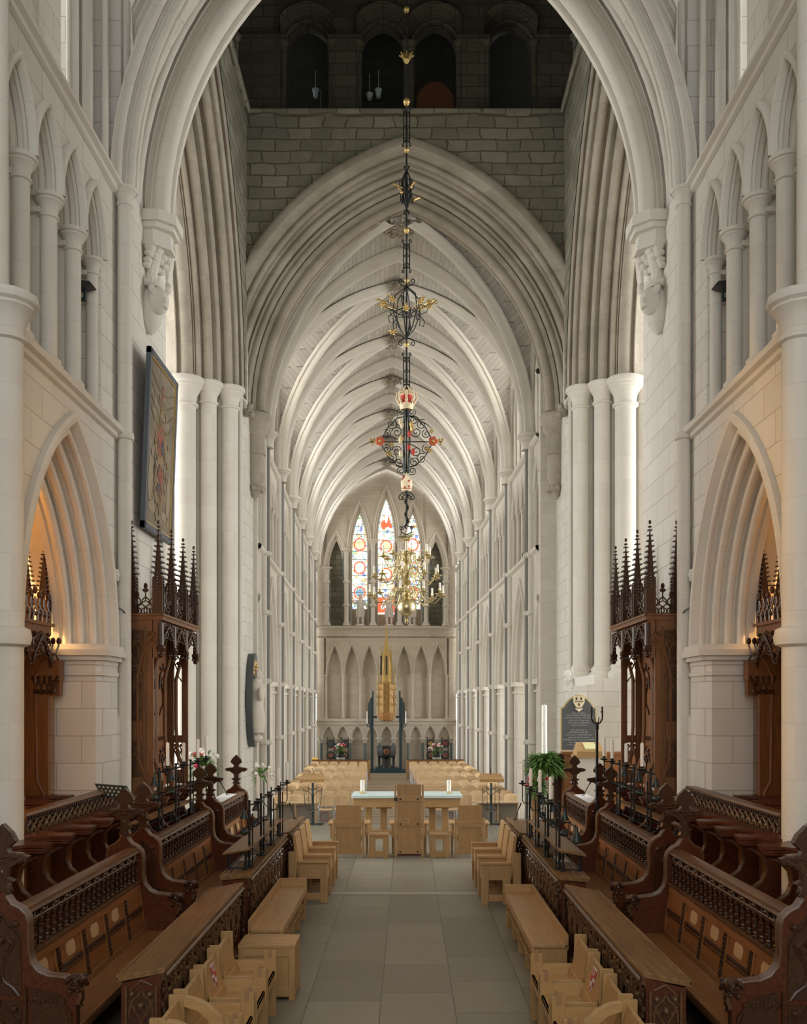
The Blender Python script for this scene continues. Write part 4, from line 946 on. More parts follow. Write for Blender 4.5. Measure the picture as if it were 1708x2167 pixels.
def canopy(s, x0, x1, y0, n, lab, zc, top, p=.74, side=True):
    """n canopied seats with fronts at x0; y0 is the near end"""
    M = SIDE(s); t = thing('stall_canopy', lab, 'canopy', (X0+s*(x0+x1)/2, y0+n*p/2, 1.6)); y1 = y0+n*p
    b = MB(); b.box(x1-.03, x1, y0, y1, 1.62, zc); b.build('back_board', OK_, t, M=M)
    for i in range(n):                       # panels between shafts on the back
        y = y0+p*i; b = MB(); f = x1-.04
        for z0, z1 in ((1.75, 2.25), (2.75, 3.6)): ogee(b, f, y+.14, y+p-.14, z0, z1, .012, 'x')
        b.box(f, x1-.03, y+.1, y+p-.1, 2.36, 2.42); b.build('tracery_panel', OC, t, M=M)
    for i in range(n+1):
        y = y0+p*i; b = MB()
        for o in (-.03, .03): b.tube([(x0+.2, y+o, 1.63), (x0+.2, y+o, 1.85), (x0+.3, y+o, 2.15), (x0+.32, y+o, 2.6), (x0+.32, y+o, 3.35), (x0+.22, y+o, 3.75), (x0+.08, y+o, 3.95)], .022, 6)
        b.lathe([(.05, 1.63), (.05, 1.72), (.035, 1.8), (.045, 1.85), (.03, 1.9)], x0+.2, y, 8); b.build('wall_shaft', OK_, t, M=M)
    for y, q in ((y0, -1), (y1, 1)):
        b = MB()
        if q < 0: b.box(x0+.1, x1, y-.02, y+.03, 1.62, zc); b.box(x0, x0+.12, y-.02, y+.03, 3.6, zc)
        else:
            xa, xb = x0+.12, x1
            b.box(xa, xa+.1, y-.03, y+.02, 1.62, zc); b.box(xb-.12, xb, y-.03, y+.02, 1.62, zc); b.box(xa+.1, xb-.12, y-.026, y+.016, 1.63, 1.85); b.box(xa+.1, xb-.12, y-.026, y+.016, 2.3, 2.42); b.box(xa+.1, xb-.12, y-.026, y+.016, 3.75, zc-.01)
            ogee(b, y-.005, xa+.1, xb-.12, 1.85, 2.3, .012); ogee(b, y-.005, xa+.1, xb-.12, 3.3, 3.75, .012)
        e = b.build('end_panel', OK_, t, M=M, bevel=.005)
        if q < 0:
            b = MB(); f = y-.03; xm = x1-.17
            for z0, z1 in ((3.55, 3.95), (2.75, 3.45), (1.95, 2.35)): ogee(b, f, xm-.07, xm+.07, z0, z1, .011)
            ogee(b, f, x0+.08, x1-.3, 3.82, 3.98, .009)
            for a in (xm-.1, xm+.1): b.box(a-.012, a+.012, f-.01, f+.02, 1.65, zc-.15)
            b.box(xm-.1, xm+.1, f-.012, f+.02, 2.42, 2.47); b.build('end_tracery', OX, e, M=M)
            for z0, z1 in ((3.5, 4.0), (2.7, 3.48), (1.9, 2.4)): b = MB(); b.box(xm-.085, xm+.085, f+.002, f+.012, z0, z1); b.build('recess_shade_plate', OC, e, M=M)  # dark plates laid on the end panel in place of shaded recesses
            b = MB(); 
            for a in (0, .035): b.tube([(x0+.12+a, f+.01, 1.6), (x0+.14+a, f+.01, 1.75), (x0+.2+a, f+.01, 2.0), (x0+.21+a, f+.01, 3.5), (x0+.16+a*.7, f+.01, 3.72), (x0+.02+a, f+.01, 3.86)], .016, 6)
            b.build('edge_moulding', OK_, e, M=M)
    b = MB()                                  # ribbed vault under the canopy and the cornice
    b.prism([(x1, zc-.12), (x0+.25, zc-.2), (x0+.06, zc-.12), (x0+.02, zc), (x1, zc)], y0+.03, y1-.03)
    for z0, z1, e in ((zc-.12, zc-.08, .0), (zc-.06, zc, .04), (zc, zc+.03, .06)): b.box(x0-e, x1, y0-e, y1+e, z0, z1)
    b.build('cornice', OK_, t, M=M)
    for i in range(n):                       # hanging gables along the front
        y = y0+p*i; b = MB()
        for q in (0, 1):
            ya, yb = (y+.04, y+p/2) if q == 0 else (y+p-.04, y+p/2)
            b.tube([(x0-.01, ya, zc-.42), (x0-.02, ya+(yb-ya)*.2, zc-.28), (x0-.02, ya+(yb-ya)*.6, zc-.2), (x0-.02, yb, zc-.1)], .02, 6)
            for k in range(6): b.ball((x0-.02, ya+(yb-ya)*(.12+.15*k), zc-.36+.042*k), .024, n=6, m=4)
        ogee(b, x0-.01, y+.05, y+p-.05, zc-.34, zc-.08, .012, 'x'); b.build('hanging_tracery', OC, t, M=M)
    for i in range(n+1):
        y = y0+p*i; b = MB()
        b.lathe([(.02, zc-.6), (.045, zc-.57), (.03, zc-.53), (.06, zc-.5), (.07, zc-.44), (.045, zc-.42), (.045, zc-.1)], x0, y, 8)
        for k in range(6): b.ball((x0+.05*math.cos(k), y+.05*math.sin(k), zc-.53), .022, n=5, m=3)
        b.build('pendant', OC, t, M=M)
        b = MB(); pinnacle(b, x0+.03, y, zc+.02, top-zc); b.build('pinnacle', OC, t, M=M)
    b = MB(); pinnacle(b, x1-.06, y0+.03, zc+.02, top-zc); b.build('pinnacle', OC, t, M=M)
    for i in range(n+1):                     # pierced cresting between the pinnacles
        b = MB()
        if i < n: ya = y0+p*i; P = lambda u, z: (x0+.02, ya+p*u, zc+.03+z)
        else: P = lambda u, z: (x0+.02+(x1-x0-.08)*u, y0+.02, zc+.03+z)
        for k in range(3):
            u = .2+.3*k
            for q in (-1, 1):
                b.tube([P(u+q*.15, 0), P(u+q*.13, .07), P(u, .10), P(u-q*.13, .14), P(u-q*.12, .2), P(u, .25)], .011, 5)
                b.tube([P(u, 0), P(u+q*.06, .04), P(u+q*.02, .1)], .009, 4)
            b.ball(P(u, .28 + (.12 if k == 1 else 0)), .03, 1, 1, 1.5, 7, 5); b.tube([P(u, .2), P(u, .28+(.12 if k == 1 else 0))], .012, 5)
            if k == 1:
                for q in (-1, 1): b.ball(P(u+q*.06, .34), .022); b.tube([P(u, .3), P(u+q*.06, .34)], .008, 4)
        b.tube([P(0, .005), P(1, .005)], .012, 5); b.tube([P(0, .16), P(.25, .13), P(.5, .19), P(.75, .13), P(1, .16)], .01, 5)
        for q in (0, 1):
            for k in range(4): b.ball(P(abs(q-.06-.02*(3-k)), .2+.05*k), .02, n=5, m=3)
        b.build('cresting', OC, t, M=M)
for s in (-1, 1):
    canopy(s, 3.48, 3.96, 13.5, 3, 'dark oak spired canopy over three stalls against the pier on the %s' % WHERE[s], 4.2, 5.52)
def niche_canopy(s):
    M = SIDE(s); t = thing('arch_canopy', 'dark oak spired canopy standing inside the arch behind the shaft on the %s' % WHERE[s], 'canopy', (X0+s*4.9, 11.6, 1.5))
    x0, x1, y0, p = 4.60, 4.98, 10.1, .68
    b = MB(); b.box(x1, x1+.05, y0, y0+3*p, 1.4, 3.9); b.build('back_board', OK_, t, M=M)
    b = MB(); b.box(4.2, x1+.05, y0, 12.3, .3, 1.66); b.build('seat_front', OD, t, M=M)
    for i in range(4):
        y = y0+p*i; b = MB()
        for o in (-.03, .03): b.tube([(x0, y+o, 1.55), (x0+.02, y+o, 1.8), (x0+.1, y+o, 1.95), (x0+.12, y+o, 3.3), (x0+.02, y+o, 3.5), (x0-.1, y+o, 3.6)], .022, 6)
        b.build('wall_shaft', OK_, t, M=M)
        b = MB(); poly = [(4.26, y-.08), (4.26, y+.08), (4.5, y+.12), (4.75, y+.3), (4.98, y+.3), (4.98, y-.3), (4.75, y-.3), (4.5, y-.12)]
        for z0, z1, e in ((1.66, 1.69, .03), (1.70, 1.72, .015), (1.73, 1.77, 0)): b.prism([(x+e, yy) for x, yy in poly], z0, z1, 'z')
        b.build('arm_cap', OD, t, M=M)
        b = MB()
        if i < 3:
            ogee(b, x1-.02, y+.12, y+p-.12, 2.5, 3.3, .016, 'x'); ogee(b, x1-.02, y+.12, y+p-.12, 3.3, 3.6, .016, 'x'); b.build('tracery_panel', OC, t, M=M)
            b = MB()
            for q in (0, 1):
                ya, yb = (y+.03, y+p/2) if q == 0 else (y+p-.03, y+p/2)
                b.tube([(x0-.08, ya, 3.42), (x0-.09, ya+(yb-ya)*.3, 3.6), (x0-.09, yb, 3.8)], .024, 6)
                for k in range(6): b.ball((x0-.09, ya+(yb-ya)*(.1+.16*k), 3.48+.05*k), .03, n=6, m=4)
            ogee(b, x0-.08, y+.04, y+p-.04, 3.5, 3.85, .014, 'x'); b.build('hanging_tracery', OC, t, M=M)
    b = MB(); b.box(x0-.06, x1+.05, y0-.03, y0+3*p+.03, 3.82, 3.95); b.box(x0-.1, x1+.05, y0-.05, y0+3*p+.05, 3.93, 3.97); b.box(x0-.02, x1, y0, y0+3*p, 3.6, 3.85); b.build('cornice', OK_, t, M=M)
    b = MB(); b.box(x0-.04, x1+.05, y0+3*p-.03, y0+3*p+.03, 1.6, 3.6); b.box(x1, x1+.05, y0+3*p, 12.6, 1.6, 3.9); b.build('end_panel', OK_, t, M=M)
    for i in range(3):
        y = y0+p*i+p*.5; b = MB()
        for j in range(5):
            yy = y-p*.4+p*.2*j
            for q in (-1, 1): b.tube([(x0-.05, yy+q*.06, 3.97), (x0-.06, yy+q*.05, 4.1), (x0-.05, yy-q*.03, 4.18), (x0-.05, yy, 4.27)], .012, 5)
            b.ball((x0-.05, yy, 4.3+.05*(j % 2)), .035, 1, 1, 1.4, 6, 4); b.ball((x0-.06, yy, 4.06), .03, n=6, m=4)
        b.build('cresting', OC, t, M=M)
        b = MB(); pinnacle(b, x0+.12, 11.2+.6*i, 3.97, 1.02, .06); b.build('pinnacle', OC, t, M=M)
    # lower wing of the canopy
    b = MB(); b.box(4.42, 4.72, 12.14, 12.3, 3.25, 3.5); b.box(4.44, 4.72, 12.2, 12.3, 3.05, 3.25); b.build('wing_cornice', OK_, t, M=M)
    b = MB()
    for j in range(4):
        x = 4.44+.075*j; b.tube([(x, 12.16, 3.5), (x+.03, 12.12, 3.58), (x, 12.16, 3.7)], .014, 5); b.ball((x, 12.16, 3.75), .035, 1, 1, 1.4, 6, 4)
        b.build('wing_cresting', OC, t, M=M); b = MB()
        b.tube([(x, 12.12, 3.3), (x+.05, 12.10, 3.15), (x+.1, 12.12, 3.3)], .02, 5); b.ball((x+.05, 12.10, 3.1), .04, n=6, m=4)
        b.build('wing_pendant', OC, t, M=M); b = MB()
for s in (-1, 1): niche_canopy(s)
# ================================================================= IRON CANDLE POSTS, RAISED MUSIC BOARDS
def candle(x, y, z, h, r, lab, grp=None, thing_loc=None):
    b = MB(); b.lathe([(r, z), (r, z+h-.01), (r*.8, z+h), (.004, z+h-.004), (.003, z+h+.012)], x, y, 10)
    return tag(b.build('candle', WX), lab, 'candle', grp)
ORD = ('nearest', 'second', 'third', 'fourth')
def rack(s, ys, x, z0, ztop, y0, y1, xb0, xb1, zb, where, ch, hasc=(1, 1, 1, 1)):
    """row of iron posts with candle arms joined by rails, and a raised board on iron legs"""
    M = SIDE(s); t = thing('candle_rack', 'black iron candle posts and rails on the %s' % where, 'candle rack', (X0+s*x, ys[0], z0))
    for i, y in enumerate(ys):
        b = MB(); zt = ztop
        b.tube([(x, y, z0), (x, y, zt)], .014, 8); b.tube([(x-.035, y+.02, z0), (x-.035, y+.02, zt-.15)], .009, 6)
        for z in (z0+.02, z0+.3, zt-.3, zt-.12, zt): b.ball((x, y, z), .02, 1, 1, .7, 8, 5)
        b.box(x-.06, x+.06, y-.02, y+.02, z0, z0+.014)
        p = b.build('post', IR, t, M=M)
        b = MB(); cx = x-.105 if True else x
        b.tube([(x, y, zt-.3), (cx+.02, y, zt-.3), (cx, y, zt-.26), (cx, y, zt-.03)], .008, 6)
        b.tube([(x, y, zt-.04), (cx, y, zt-.04)], .009, 6); b.lathe([(.012, zt-.03), (.055, zt-.012), (.058, zt), (.02, zt), (.026, zt+.035), (.0, zt+.03)], cx, y, 12)
        b.build('candle_arm', IR, p, M=M)
        if i < 2 or s > 0 and i < 3:
            b = MB(); c = (x+.07, y+.04, zt-.16); b.tube([(x, y, zt-.06), (c[0], c[1], zt-.06), (c[0], c[1], c[2]+.04)], .008, 5)
            b.lathe([(.02, c[2]+.05), (.026, c[2]+.03), (.03, c[2]), (.055, c[2]-.05), (.055, c[2]-.06)], c[0], c[1], 10, cap=False); b.build('lamp_cowl', IG, p, M=M)
            b = MB(); b.lathe([(0, 0), (.05, 0), (.04, .05), (.02, .08)], 0, 0, 10); b.build('round_lamp', IG, p, M=M @ Matrix.Translation((x+.05, y-.05, zt-.36)) @ Matrix.Rotation(PI/2, 4, 'X'))
    b = MB()
    for z in (ztop-.06, ztop-.34): b.tube([(x, ys[0], z), (x, ys[-1], z)], .008, 6)
    b.tube([(x+.02, ys[0]-.05, z0+.015), (x+.02, ys[-1]+.05, z0+.015)], .008, 6)
    for y in ys: b.tube([(x-.06, y-.05, z0+.02), (x-.03, y-.1, z0+.015), (x+.05, y-.06, z0+.02), (x+.05, y+.06, z0+.02)], .007, 5)
    for i in range(len(ys)-1):
        if i % 2: b.tube([(x, ys[i], ztop-.06), (x, (ys[i]+ys[i+1])/2, ztop-.2), (x, ys[i+1], ztop-.34)], .006, 5)
        b.tube([(x+.02, ys[i], z0+.25), (x+.05, ys[i+1], z0+.05)], .006, 4); b.tube(spiral((x+.03, ys[i]+.12, z0+.13), .06, 1.4, 0, 1, 14, 'yz'), .006, 4)
    b.build('iron_rail', IR, t, M=M)
    for i, y in enumerate(ys):
        if hasc[i]: candle(X0+s*(x-.105), y, ztop+.01, .27 + .02*((i*7+ch) % 3), .022, '%s white candle in the rack on the %s' % (ORD[i], where))
    t2 = thing('music_board', 'sloping oak board on iron legs over the %s' % where, 'music board', (X0+s*(xb0+xb1)/2, y0, z0))
    b = MB(); sl = -.055; b.hexa([(xb0,y0,zb-.025),(xb1,y0,zb+sl-.025),(xb1,y1,zb+sl-.025),(xb0,y1,zb-.025),(xb0,y0,zb),(xb1,y0,zb+sl),(xb1,y1,zb+sl),(xb0,y1,zb)]); b.build('board', OT, t2, M=M, bevel=.004)
    k = 3
    for i in range(k):
        y = y0+.12+(y1-y0-.24)*i/(k-1)
        for xx in (xb0+.06, xb1-.06):
            b = MB(); b.lathe([(.035, z0), (.02, z0+.01), (.016, z0+.03), (.022, z0+.07), (.014, z0+.1), (.02, zb-.1), (.014, zb-.06), (.012, zb-.04)], xx, y, 8); b.build('iron_leg', IR, t2, M=M)
    b = MB(); b.bar((xb0+.06, y0+.12, z0+.015), (xb1-.06, y0+.12, z0+.015), .016); b.bar((xb1-.06, y0+.12, z0+.015), (xb1-.06, y1-.12, z0+.015), .016); b.build('iron_base', IR, t2, M=M)
for s in (-1, 1):
    dy = 0 if s < 0 else -.12
    rack(s, [11.4+dy, 12.3+dy, 13.2+dy, 14.15+dy], 1.86, .97, 1.77, 11.15+dy, 14.2+dy, 1.82, 2.14, 1.235, 'middle front desk, %s' % WHERE[s], 1, (1, 1, 1, 1))
    rack(s, [11.75+dy, 12.6+dy, 13.45+dy, 14.0+dy], 3.04, 1.385, 2.14, 11.2+dy, 13.95+dy, 3.05, 3.33, 1.56, 'rail of the middle pew, %s' % WHERE[s], 2)
# microphones
def mic(s, x, y, z, dx, lab):
    b = MB(); b.tube([(x, y, z), (x+dx*.3, y, z+.09), (x+dx*.7, y, z+.19), (x+dx, y, z+.25)], .008, 6); b.tube([(x+dx*.75, y, z+.2), (x+dx*1.12, y, z+.28)], .013, 6); b.lathe([(.035, z), (.035, z+.015)], x, y, 8)
    tag(b.build('microphone', BK, M=SIDE(s)), lab, 'microphone')
for s in (-1, 1):
    dy = 0 if s < 0 else -.12
    mic(s, 1.9, 16.35+dy, .96, .09, 'black gooseneck microphone at the end of the far front desk on the %s' % WHERE[s])
    mic(s, 3.02, 15.2+dy, 1.385, .14, 'nearer gooseneck microphone on the far pew rail on the %s' % WHERE[s])
    mic(s, 3.02, 16.1+dy, 1.385, .14, 'farther gooseneck microphone on the far pew rail on the %s' % WHERE[s])
    b = MB(); b.hexa([(2.9,15.0+dy,1.385),(3.12,15.0+dy,1.385),(3.12,16.3+dy,1.385),(2.9,16.3+dy,1.385),(2.9,15.0+dy,1.39),(3.12,15.0+dy,1.40),(3.12,16.3+dy,1.40),(2.9,16.3+dy,1.39)])
    tag(b.build('music_sheets', PP, M=SIDE(s)), 'white sheets of paper lying along the far pew rail on the %s' % WHERE[s], 'paper')
    b = MB(); b.hexa([(1.93,12.0+dy,.95),(2.1,12.0+dy,.945),(2.1,12.4+dy,.945),(1.93,12.4+dy,.95),(1.93,12.0+dy,.965),(2.1,12.0+dy,.955),(2.1,12.4+dy,.955),(1.93,12.4+dy,.965)])
    tag(b.build('music_sheet', PP, M=SIDE(s)), 'loose white paper under the raised front board on the %s' % WHERE[s], 'paper')
b = MB(); b.tube([(1.86, 11.38, 1.5), (2.0, 11.38, 1.52), (2.06, 11.38, 1.46)], .01, 6); b.lathe([(.02, 1.46), (.03, 1.4), (.075, 1.3), (.075, 1.28)], 2.08, 11.38, 12, cap=False)
tag(b.build('desk_lamp', IG, M=SIDE(1)), 'grey conical reading lamp on the nearest iron post, memorial tablet side', 'lamp')
# folding music stand, top of the stalls by the painting
t = thing('music_stand', 'black perforated music stand behind the stalls below the pier', 'music stand', (-3.75, 12.6, .3))
b = MB(); 
def MSP(u, v, d=0): return (-3.97+.42*u - .1*v, 12.3-.02*u+d*.9, 1.74+.16*v-.03*u+d*.3)
import itertools
nx, ny = 9, 4; hole = lambda i, j: 0 < i < nx-1 and 0 < j < ny-1 and j % 2 == 1 and False
b.hexa([MSP(0,0), MSP(1,0), MSP(1,0,.02), MSP(0,0,.02), MSP(0,1), MSP(1,1), MSP(1,1,.02), MSP(0,1,.02)]); b.build('desk', IG, t)
for j in range(3):
    for i in range(7):
        b = MB(); c = MSP(.1+.133*i, .2+.3*j, -.004); b.lathe([(0, 0), (.016, 0)], 0, 0, 8, cap=False); b.build('perforation', mat('hole', (.45,.42,.36), .9) if not (i or j) else bpy.data.materials['hole'], t, M=Matrix.Translation(c) @ Matrix.Rotation(PI/2, 4, 'X'))
b = MB(); b.bar((-3.75, 12.4, .3), (-3.75, 12.4, 1.8), .025); b.build('stem', IR, t)

# ================================================================= LIGHT OAK FURNITURE
EG = mat('end grain', (.34,.19,.085), .6)
def choir_chair(s, y0, lab, w=.56, shield=False, arm=False):
    """low oak seat facing the aisle: x from the back (1.70) to the front (1.2)"""
    M = SIDE(s); t = thing('choir_chair', lab, 'chair', (X0+s*1.45, y0+w/2, 0)); y1 = y0+w
    b = MB(); b.box(1.2, 1.66, y0+.03, y1-.03, .40, .43); b.box(1.2, 1.225, y0+.03, y1-.03, .33, .43); b.build('seat', LX, t, M=M, bevel=.004)
    for y in (y0, y1-.035):
        b = MB(); b.hexa([(1.58,y,0),(1.70,y,0),(1.70,y+.035,0),(1.58,y+.035,0),(1.60,y,.80),(1.71,y,.80),(1.71,y+.035,.80),(1.60,y+.035,.80)]); b.build('back_post', LV, t, M=M, bevel=.003)
        b = MB(); b.box(1.19, 1.30, y, y+.035, 0, .615); p = b.build('arm_post', LV, t, M=M, bevel=.003)
        b = MB(); b.box(1.30, 1.58, y, y+.035, .33, .53); b.build('side_rail', LX, t, M=M, bevel=.003); b = MB(); b.box(1.30, 1.58, y, y+.035, .08, .15); b.build('foot_rail', LX, t, M=M, bevel=.003)
        b = MB(); b.box(1.225, 1.265, y-.002, y+.037, .55, .618); b.build('joint_inlay', EG, p, M=M)
    b = MB(); b.hexa([(1.555,y0+.045,.47),(1.585,y0+.045,.47),(1.585,y1-.045,.47),(1.555,y1-.045,.47),(1.63,y0+.045,.77),(1.66,y0+.045,.77),(1.66,y1-.045,.77),(1.63,y1-.045,.77)]); bk = b.build('backrest', LX, t, M=M, bevel=.004)
    b = MB(); b.hexa([(1.53,y0+.04,.43),(1.56,y0+.04,.43),(1.56,y1-.04,.43),(1.53,y1-.04,.43),(1.55,y0+.04,.5),(1.58,y0+.04,.5),(1.58,y1-.04,.5),(1.55,y1-.04,.5)]); b.build('back_rail', LX, t, M=M)
    if shield:
        S = lambda u, v, d=.004: (1.557+(v+.17)*.25-d, (y0+y1)/2+u, .64+v)
        b = MB(); q = [(-.075,.095),(.075,.095),(.075,0),(.05,-.07),(0,-.115),(-.05,-.07),(-.075,0)]; b.add([S(u,v) for u,v in q], [tuple(range(7))]); sh = b.build('shield', mat('shield white', (.72,.74,.78), .5), bk, M=M)
        for q in ((-.045,.055,.03,.025),(.04,-.0,.025,.025),(-.04,-.03,.022,.02),(.035,.06,.018,.02),(.0,-.075,.02,.02)):
            b = MB(); b.add([S(q[0]+i*q[2], q[1]+j*q[3], .007) for i, j in ((-1,-1),(1,-1),(1,1),(-1,1))], [(0,1,2,3)]); b.build('red_charge', RD, sh, M=M)
        b = MB(); b.add([S(i*.07, .022+j*.008, .008) for i, j in ((-1,-1),(1,-1),(1,1),(-1,1))], [(0,1,2,3)]); b.build('red_charge', RD, sh, M=M)
    if arm:
        b = MB(); P = [(1.30, .60), (1.34, .66), (1.42, .735), (1.52, .78), (1.60, .79), (1.60, .72), (1.5, .69), (1.42, .62), (1.38, .53), (1.30, .50)]; b.prism(P, y1-.05, y1+.01); b.build('curved_arm', LX, t, M=M, bevel=.004); b = MB(); b.prism(P, y0-.01, y0+.05); b.build('curved_arm', LX, t, M=M, bevel=.004)
CL_ = ('low oak choir chair of the near row beside the %s', 'low oak chair with a red and white shield on its back, %s', 'low oak chair between shield chair and curved-arm chair, %s', 'oak chair with curved arms ending the near row, %s')
for s in (-1, 1):
    dy = 0 if s < 0 else -.12
    for i, y in enumerate((8.36, 7.74, 7.08, 6.42)):
        wh = ('oak cabinet' if s < 0 else 'end of the long bench') if i == 0 else WHERE[s]
        choir_chair(s, y+dy, CL_[i] % wh, shield=i == 1, arm=i == 3)
def bench(s, y0, y1, lab):
    M = SIDE(s); t = thing('long_bench', lab, 'bench', (X0+s*1.5, (y0+y1)/2, 0))
    b = MB(); b.box(1.33, 1.70, y0, y1, .42, .455); b.box(1.33, 1.36, y0, y1, .36, .42); b.build('seat', LO, t, M=M, bevel=.004)
    b = MB(); b.box(1.68, 1.71, y0, y1, .4, .56); b.build('back_board', LO, t, M=M, bevel=.003)
    b = MB(); b.box(1.33, 1.70, y1-.03, y1, .4, .56); b.build('end_board', LX, t, M=M, bevel=.003)
    b = MB(); b.box(1.36, 1.66, y0+.1, y1-.1, .20, .225); b.build('shelf', LO, t, M=M)
    n = 5
    for i in range(n):
        y = y0+.02+(y1-y0-.1)*i/(n-1); b = MB(); b.box(1.35, 1.70, y, y+.055, 0, .42); b.build('support', LV, t, M=M, bevel=.004)
bench(-1, 10.4, 12.95, 'long low oak bench beyond the oak cabinet'); bench(1, 9.75, 12.5, 'long low oak bench before the dark desks on the memorial tablet side')
t = thing('oak_cabinet', 'square light oak cabinet with panelled sides standing in the aisle', 'cabinet', (-1.39, 9.58, 0)); x0, x1, y0, y1, z1 = -1.68, -1.11, 9.36, 9.8, .555
b = MB(); b.box(x0, x1, y0, y1, z1-.035, z1); b.build('top', LX, t, bevel=.004)
b = MB(); b.box(x0+.07, x1-.07, y0+.05, y1-.05, z1, z1+.003); b.build('top_panel', LX, t, bevel=.002)
b = MB(); b.box(x0+.02, x1-.02, y0+.02, y1-.02, .03, z1-.03); b.build('body', LV, t)
for a, c in ((x0, x0+.07), (x1-.07, x1)):
    for d, e in ((y0, y0+.06), (y1-.06, y1)): b = MB(); b.box(a+.004, c-.004, d+.004, e-.004, .0, z1-.035); b.build('corner_post', LV, t, bevel=.003)
for z0, z2 in ((.04, .13), (z1-.12, z1-.036)):
    b = MB(); b.box(x0+.06, x1-.06, y0+.006, y0+.02, z0, z2); b.build('front_rail', LX, t, bevel=.002)
    b = MB(); b.box(x1-.02, x1-.006, y0+.06, y1-.06, z0, z2); b.build('side_rail', LO, t, bevel=.002)
b = MB(); b.box(-1.43, -1.37, y0+.008, y0+.022, .13, z1-.12); b.build('centre_stile', LV, t, bevel=.002)
def arm_chair(s, y0, lab, w=.64):
    M = SIDE(s); y1 = y0+w; t = thing('arm_chair', lab, 'chair', (X0+s*1.45, y0+w/2, 0))
    for y in (y0, y1-.04):
        b = MB(); b.box(1.13, 1.24, y, y+.04, 0, .585); b.build('front_leg', LV, t, M=M, bevel=.004)
        b = MB(); b.box(1.44, 1.56, y+.005, y+.035, 0, .585); b.build('rear_leg', LV, t, M=M, bevel=.004)
        b = MB(); b.box(1.24, 1.44, y+.004, y+.036, .36, .585); b.build('side_panel', LX, t, M=M)
        b = MB(); b.box(1.24, 1.44, y+.004, y+.036, .05, .15); b.build('bottom_rail', LX, t, M=M)
        b = MB(); b.box(1.12, 1.56, y-.015, y+.055, .585, .62); b.build('arm_rest', LX, t, M=M, bevel=.006)
        b = MB(); b.box(1.59, 1.71, y-.01, y+.04, 0, .76); b.build('back_post', LV, t, M=M, bevel=.004)
    b = MB(); b.box(1.16, 1.58, y0+.04, y1-.04, .40, .43); b.box(1.16, 1.19, y0+.04, y1-.04, .3, .4); b.build('seat', LX, t, M=M)
    b = MB(); b.hexa([(1.53,y0+.05,.36),(1.58,y0+.05,.36),(1.58,y1-.05,.36),(1.53,y1-.05,.36),(1.61,y0+.05,1.0),(1.66,y0+.05,1.0),(1.66,y1-.05,1.0),(1.61,y1-.05,1.0)]); b.build('backrest', LV, t, M=M, bevel=.006)
for s in (-1, 1):
    dy = 0 if s < 0 else -.12
    for i, n in enumerate(('nearest', 'middle', 'farthest')): arm_chair(s, 13.95+.72*i+dy, '%s of three light oak armchairs in front of the desks, %s' % (n, WHERE[s]))
# chairs before the altar, backs to the viewer
def back_chair(name, x, w, h, lab, throne=False):
    y = 18.1; t = thing(name, lab, 'chair', (x, y+.25, 0)); hw = w/2
    for q in (-1, 1):
        xa, xb = sorted((x+q*hw, x+q*(hw-.045))); pz = h if throne else h-.22
        b = MB(); b.hexa([(xa,y-.03,0),(xb,y-.03,0),(xb,y+.08,0),(xa,y+.08,0),(xa,y+.0,pz),(xb,y+.0,pz),(xb,y+.07,pz),(xa,y+.07,pz)]); b.build('rear_post', LV, t, bevel=.004)
        xa, xb = sorted((x+q*(hw-.01), x+q*(hw+.1))); b = MB(); b.box(xa, xb, y+.02, y+.58, .62, .655); b.build('arm_rest', LO, t, bevel=.005)
        xa, xb = sorted((x+q*(hw+.01), x+q*(hw+.055))); b = MB(); b.box(xa, xb, y+.45, y+.55, 0, .62); b.box(xa, xb, y+.08, y+.45, .36, .62); b.build('side_panel', LV, t)
    hp = hw-.06 if not throne else hw-.055
    for z0, z1 in (((.16, .58), (.70, 1.0)) if not throne else ((.16, .60), (.69, 1.07), (1.17, h))):
        b = MB(); b.box(x-hp, x+hp, y+.01, y+.035, z0, z1); b.build('back_panel', LV, t)
    for z in ((.58,.70),(.06,.17)) if not throne else ((.60,.69),(.07,.16),(1.07,1.17)):
        b = MB(); b.box(x-hw+.04, x+hw-.04, y-.005, y+.04, z[0], z[1]); rl = b.build('back_rail', LX, t, bevel=.003)
        if throne:
            for q in (-1, 1): b = MB(); b.ball((x+q*hp*.72, y-.01, (z[0]+z[1])/2), .02, 1, .5, 1); b.build('bolt', BK, rl)
    b = MB(); b.box(x-hw+.04, x+hw-.04, y+.04, y+.56, .40, .44); b.build('seat', LX, t)
    b = MB(); b.box(x-hw+.045, x+hw-.045, y+.3, y+.34, .28, .36); b.build('cross_rail', LX, t)
    if throne:
        b = MB(); b.box(x-hw-.0, x-hw+.06, y-.05, y+.0, 1.09, 1.15); b.build('clamp', BK, t)
        b = MB(); b.tube([(x-.03,y+.0,.75),(x-.01,y-.01,.71),(x-.03,y-.012,.66),(x-.01,y,.63)], .008, 5); b.ball((x-.015, y-.01, .655), .016); b.build('gilt_fitting', GD, t)
        b = MB(); b.box(x-hw+.06, x+hw-.06, y+.02, y+.05, .03, .07); b.build('foot_rail', OD, t)
back_chair('throne', .035, .57, 1.40, 'tall light oak throne seen from behind in front of the altar', True)
back_chair('presbyter_chair', -1.125, .60, .97, 'lower oak armchair seen from behind beside the throne, towards the painting side')
back_chair('presbyter_chair', 1.20, .58, .97, 'lower oak armchair seen from behind beside the throne, towards the memorial tablet')
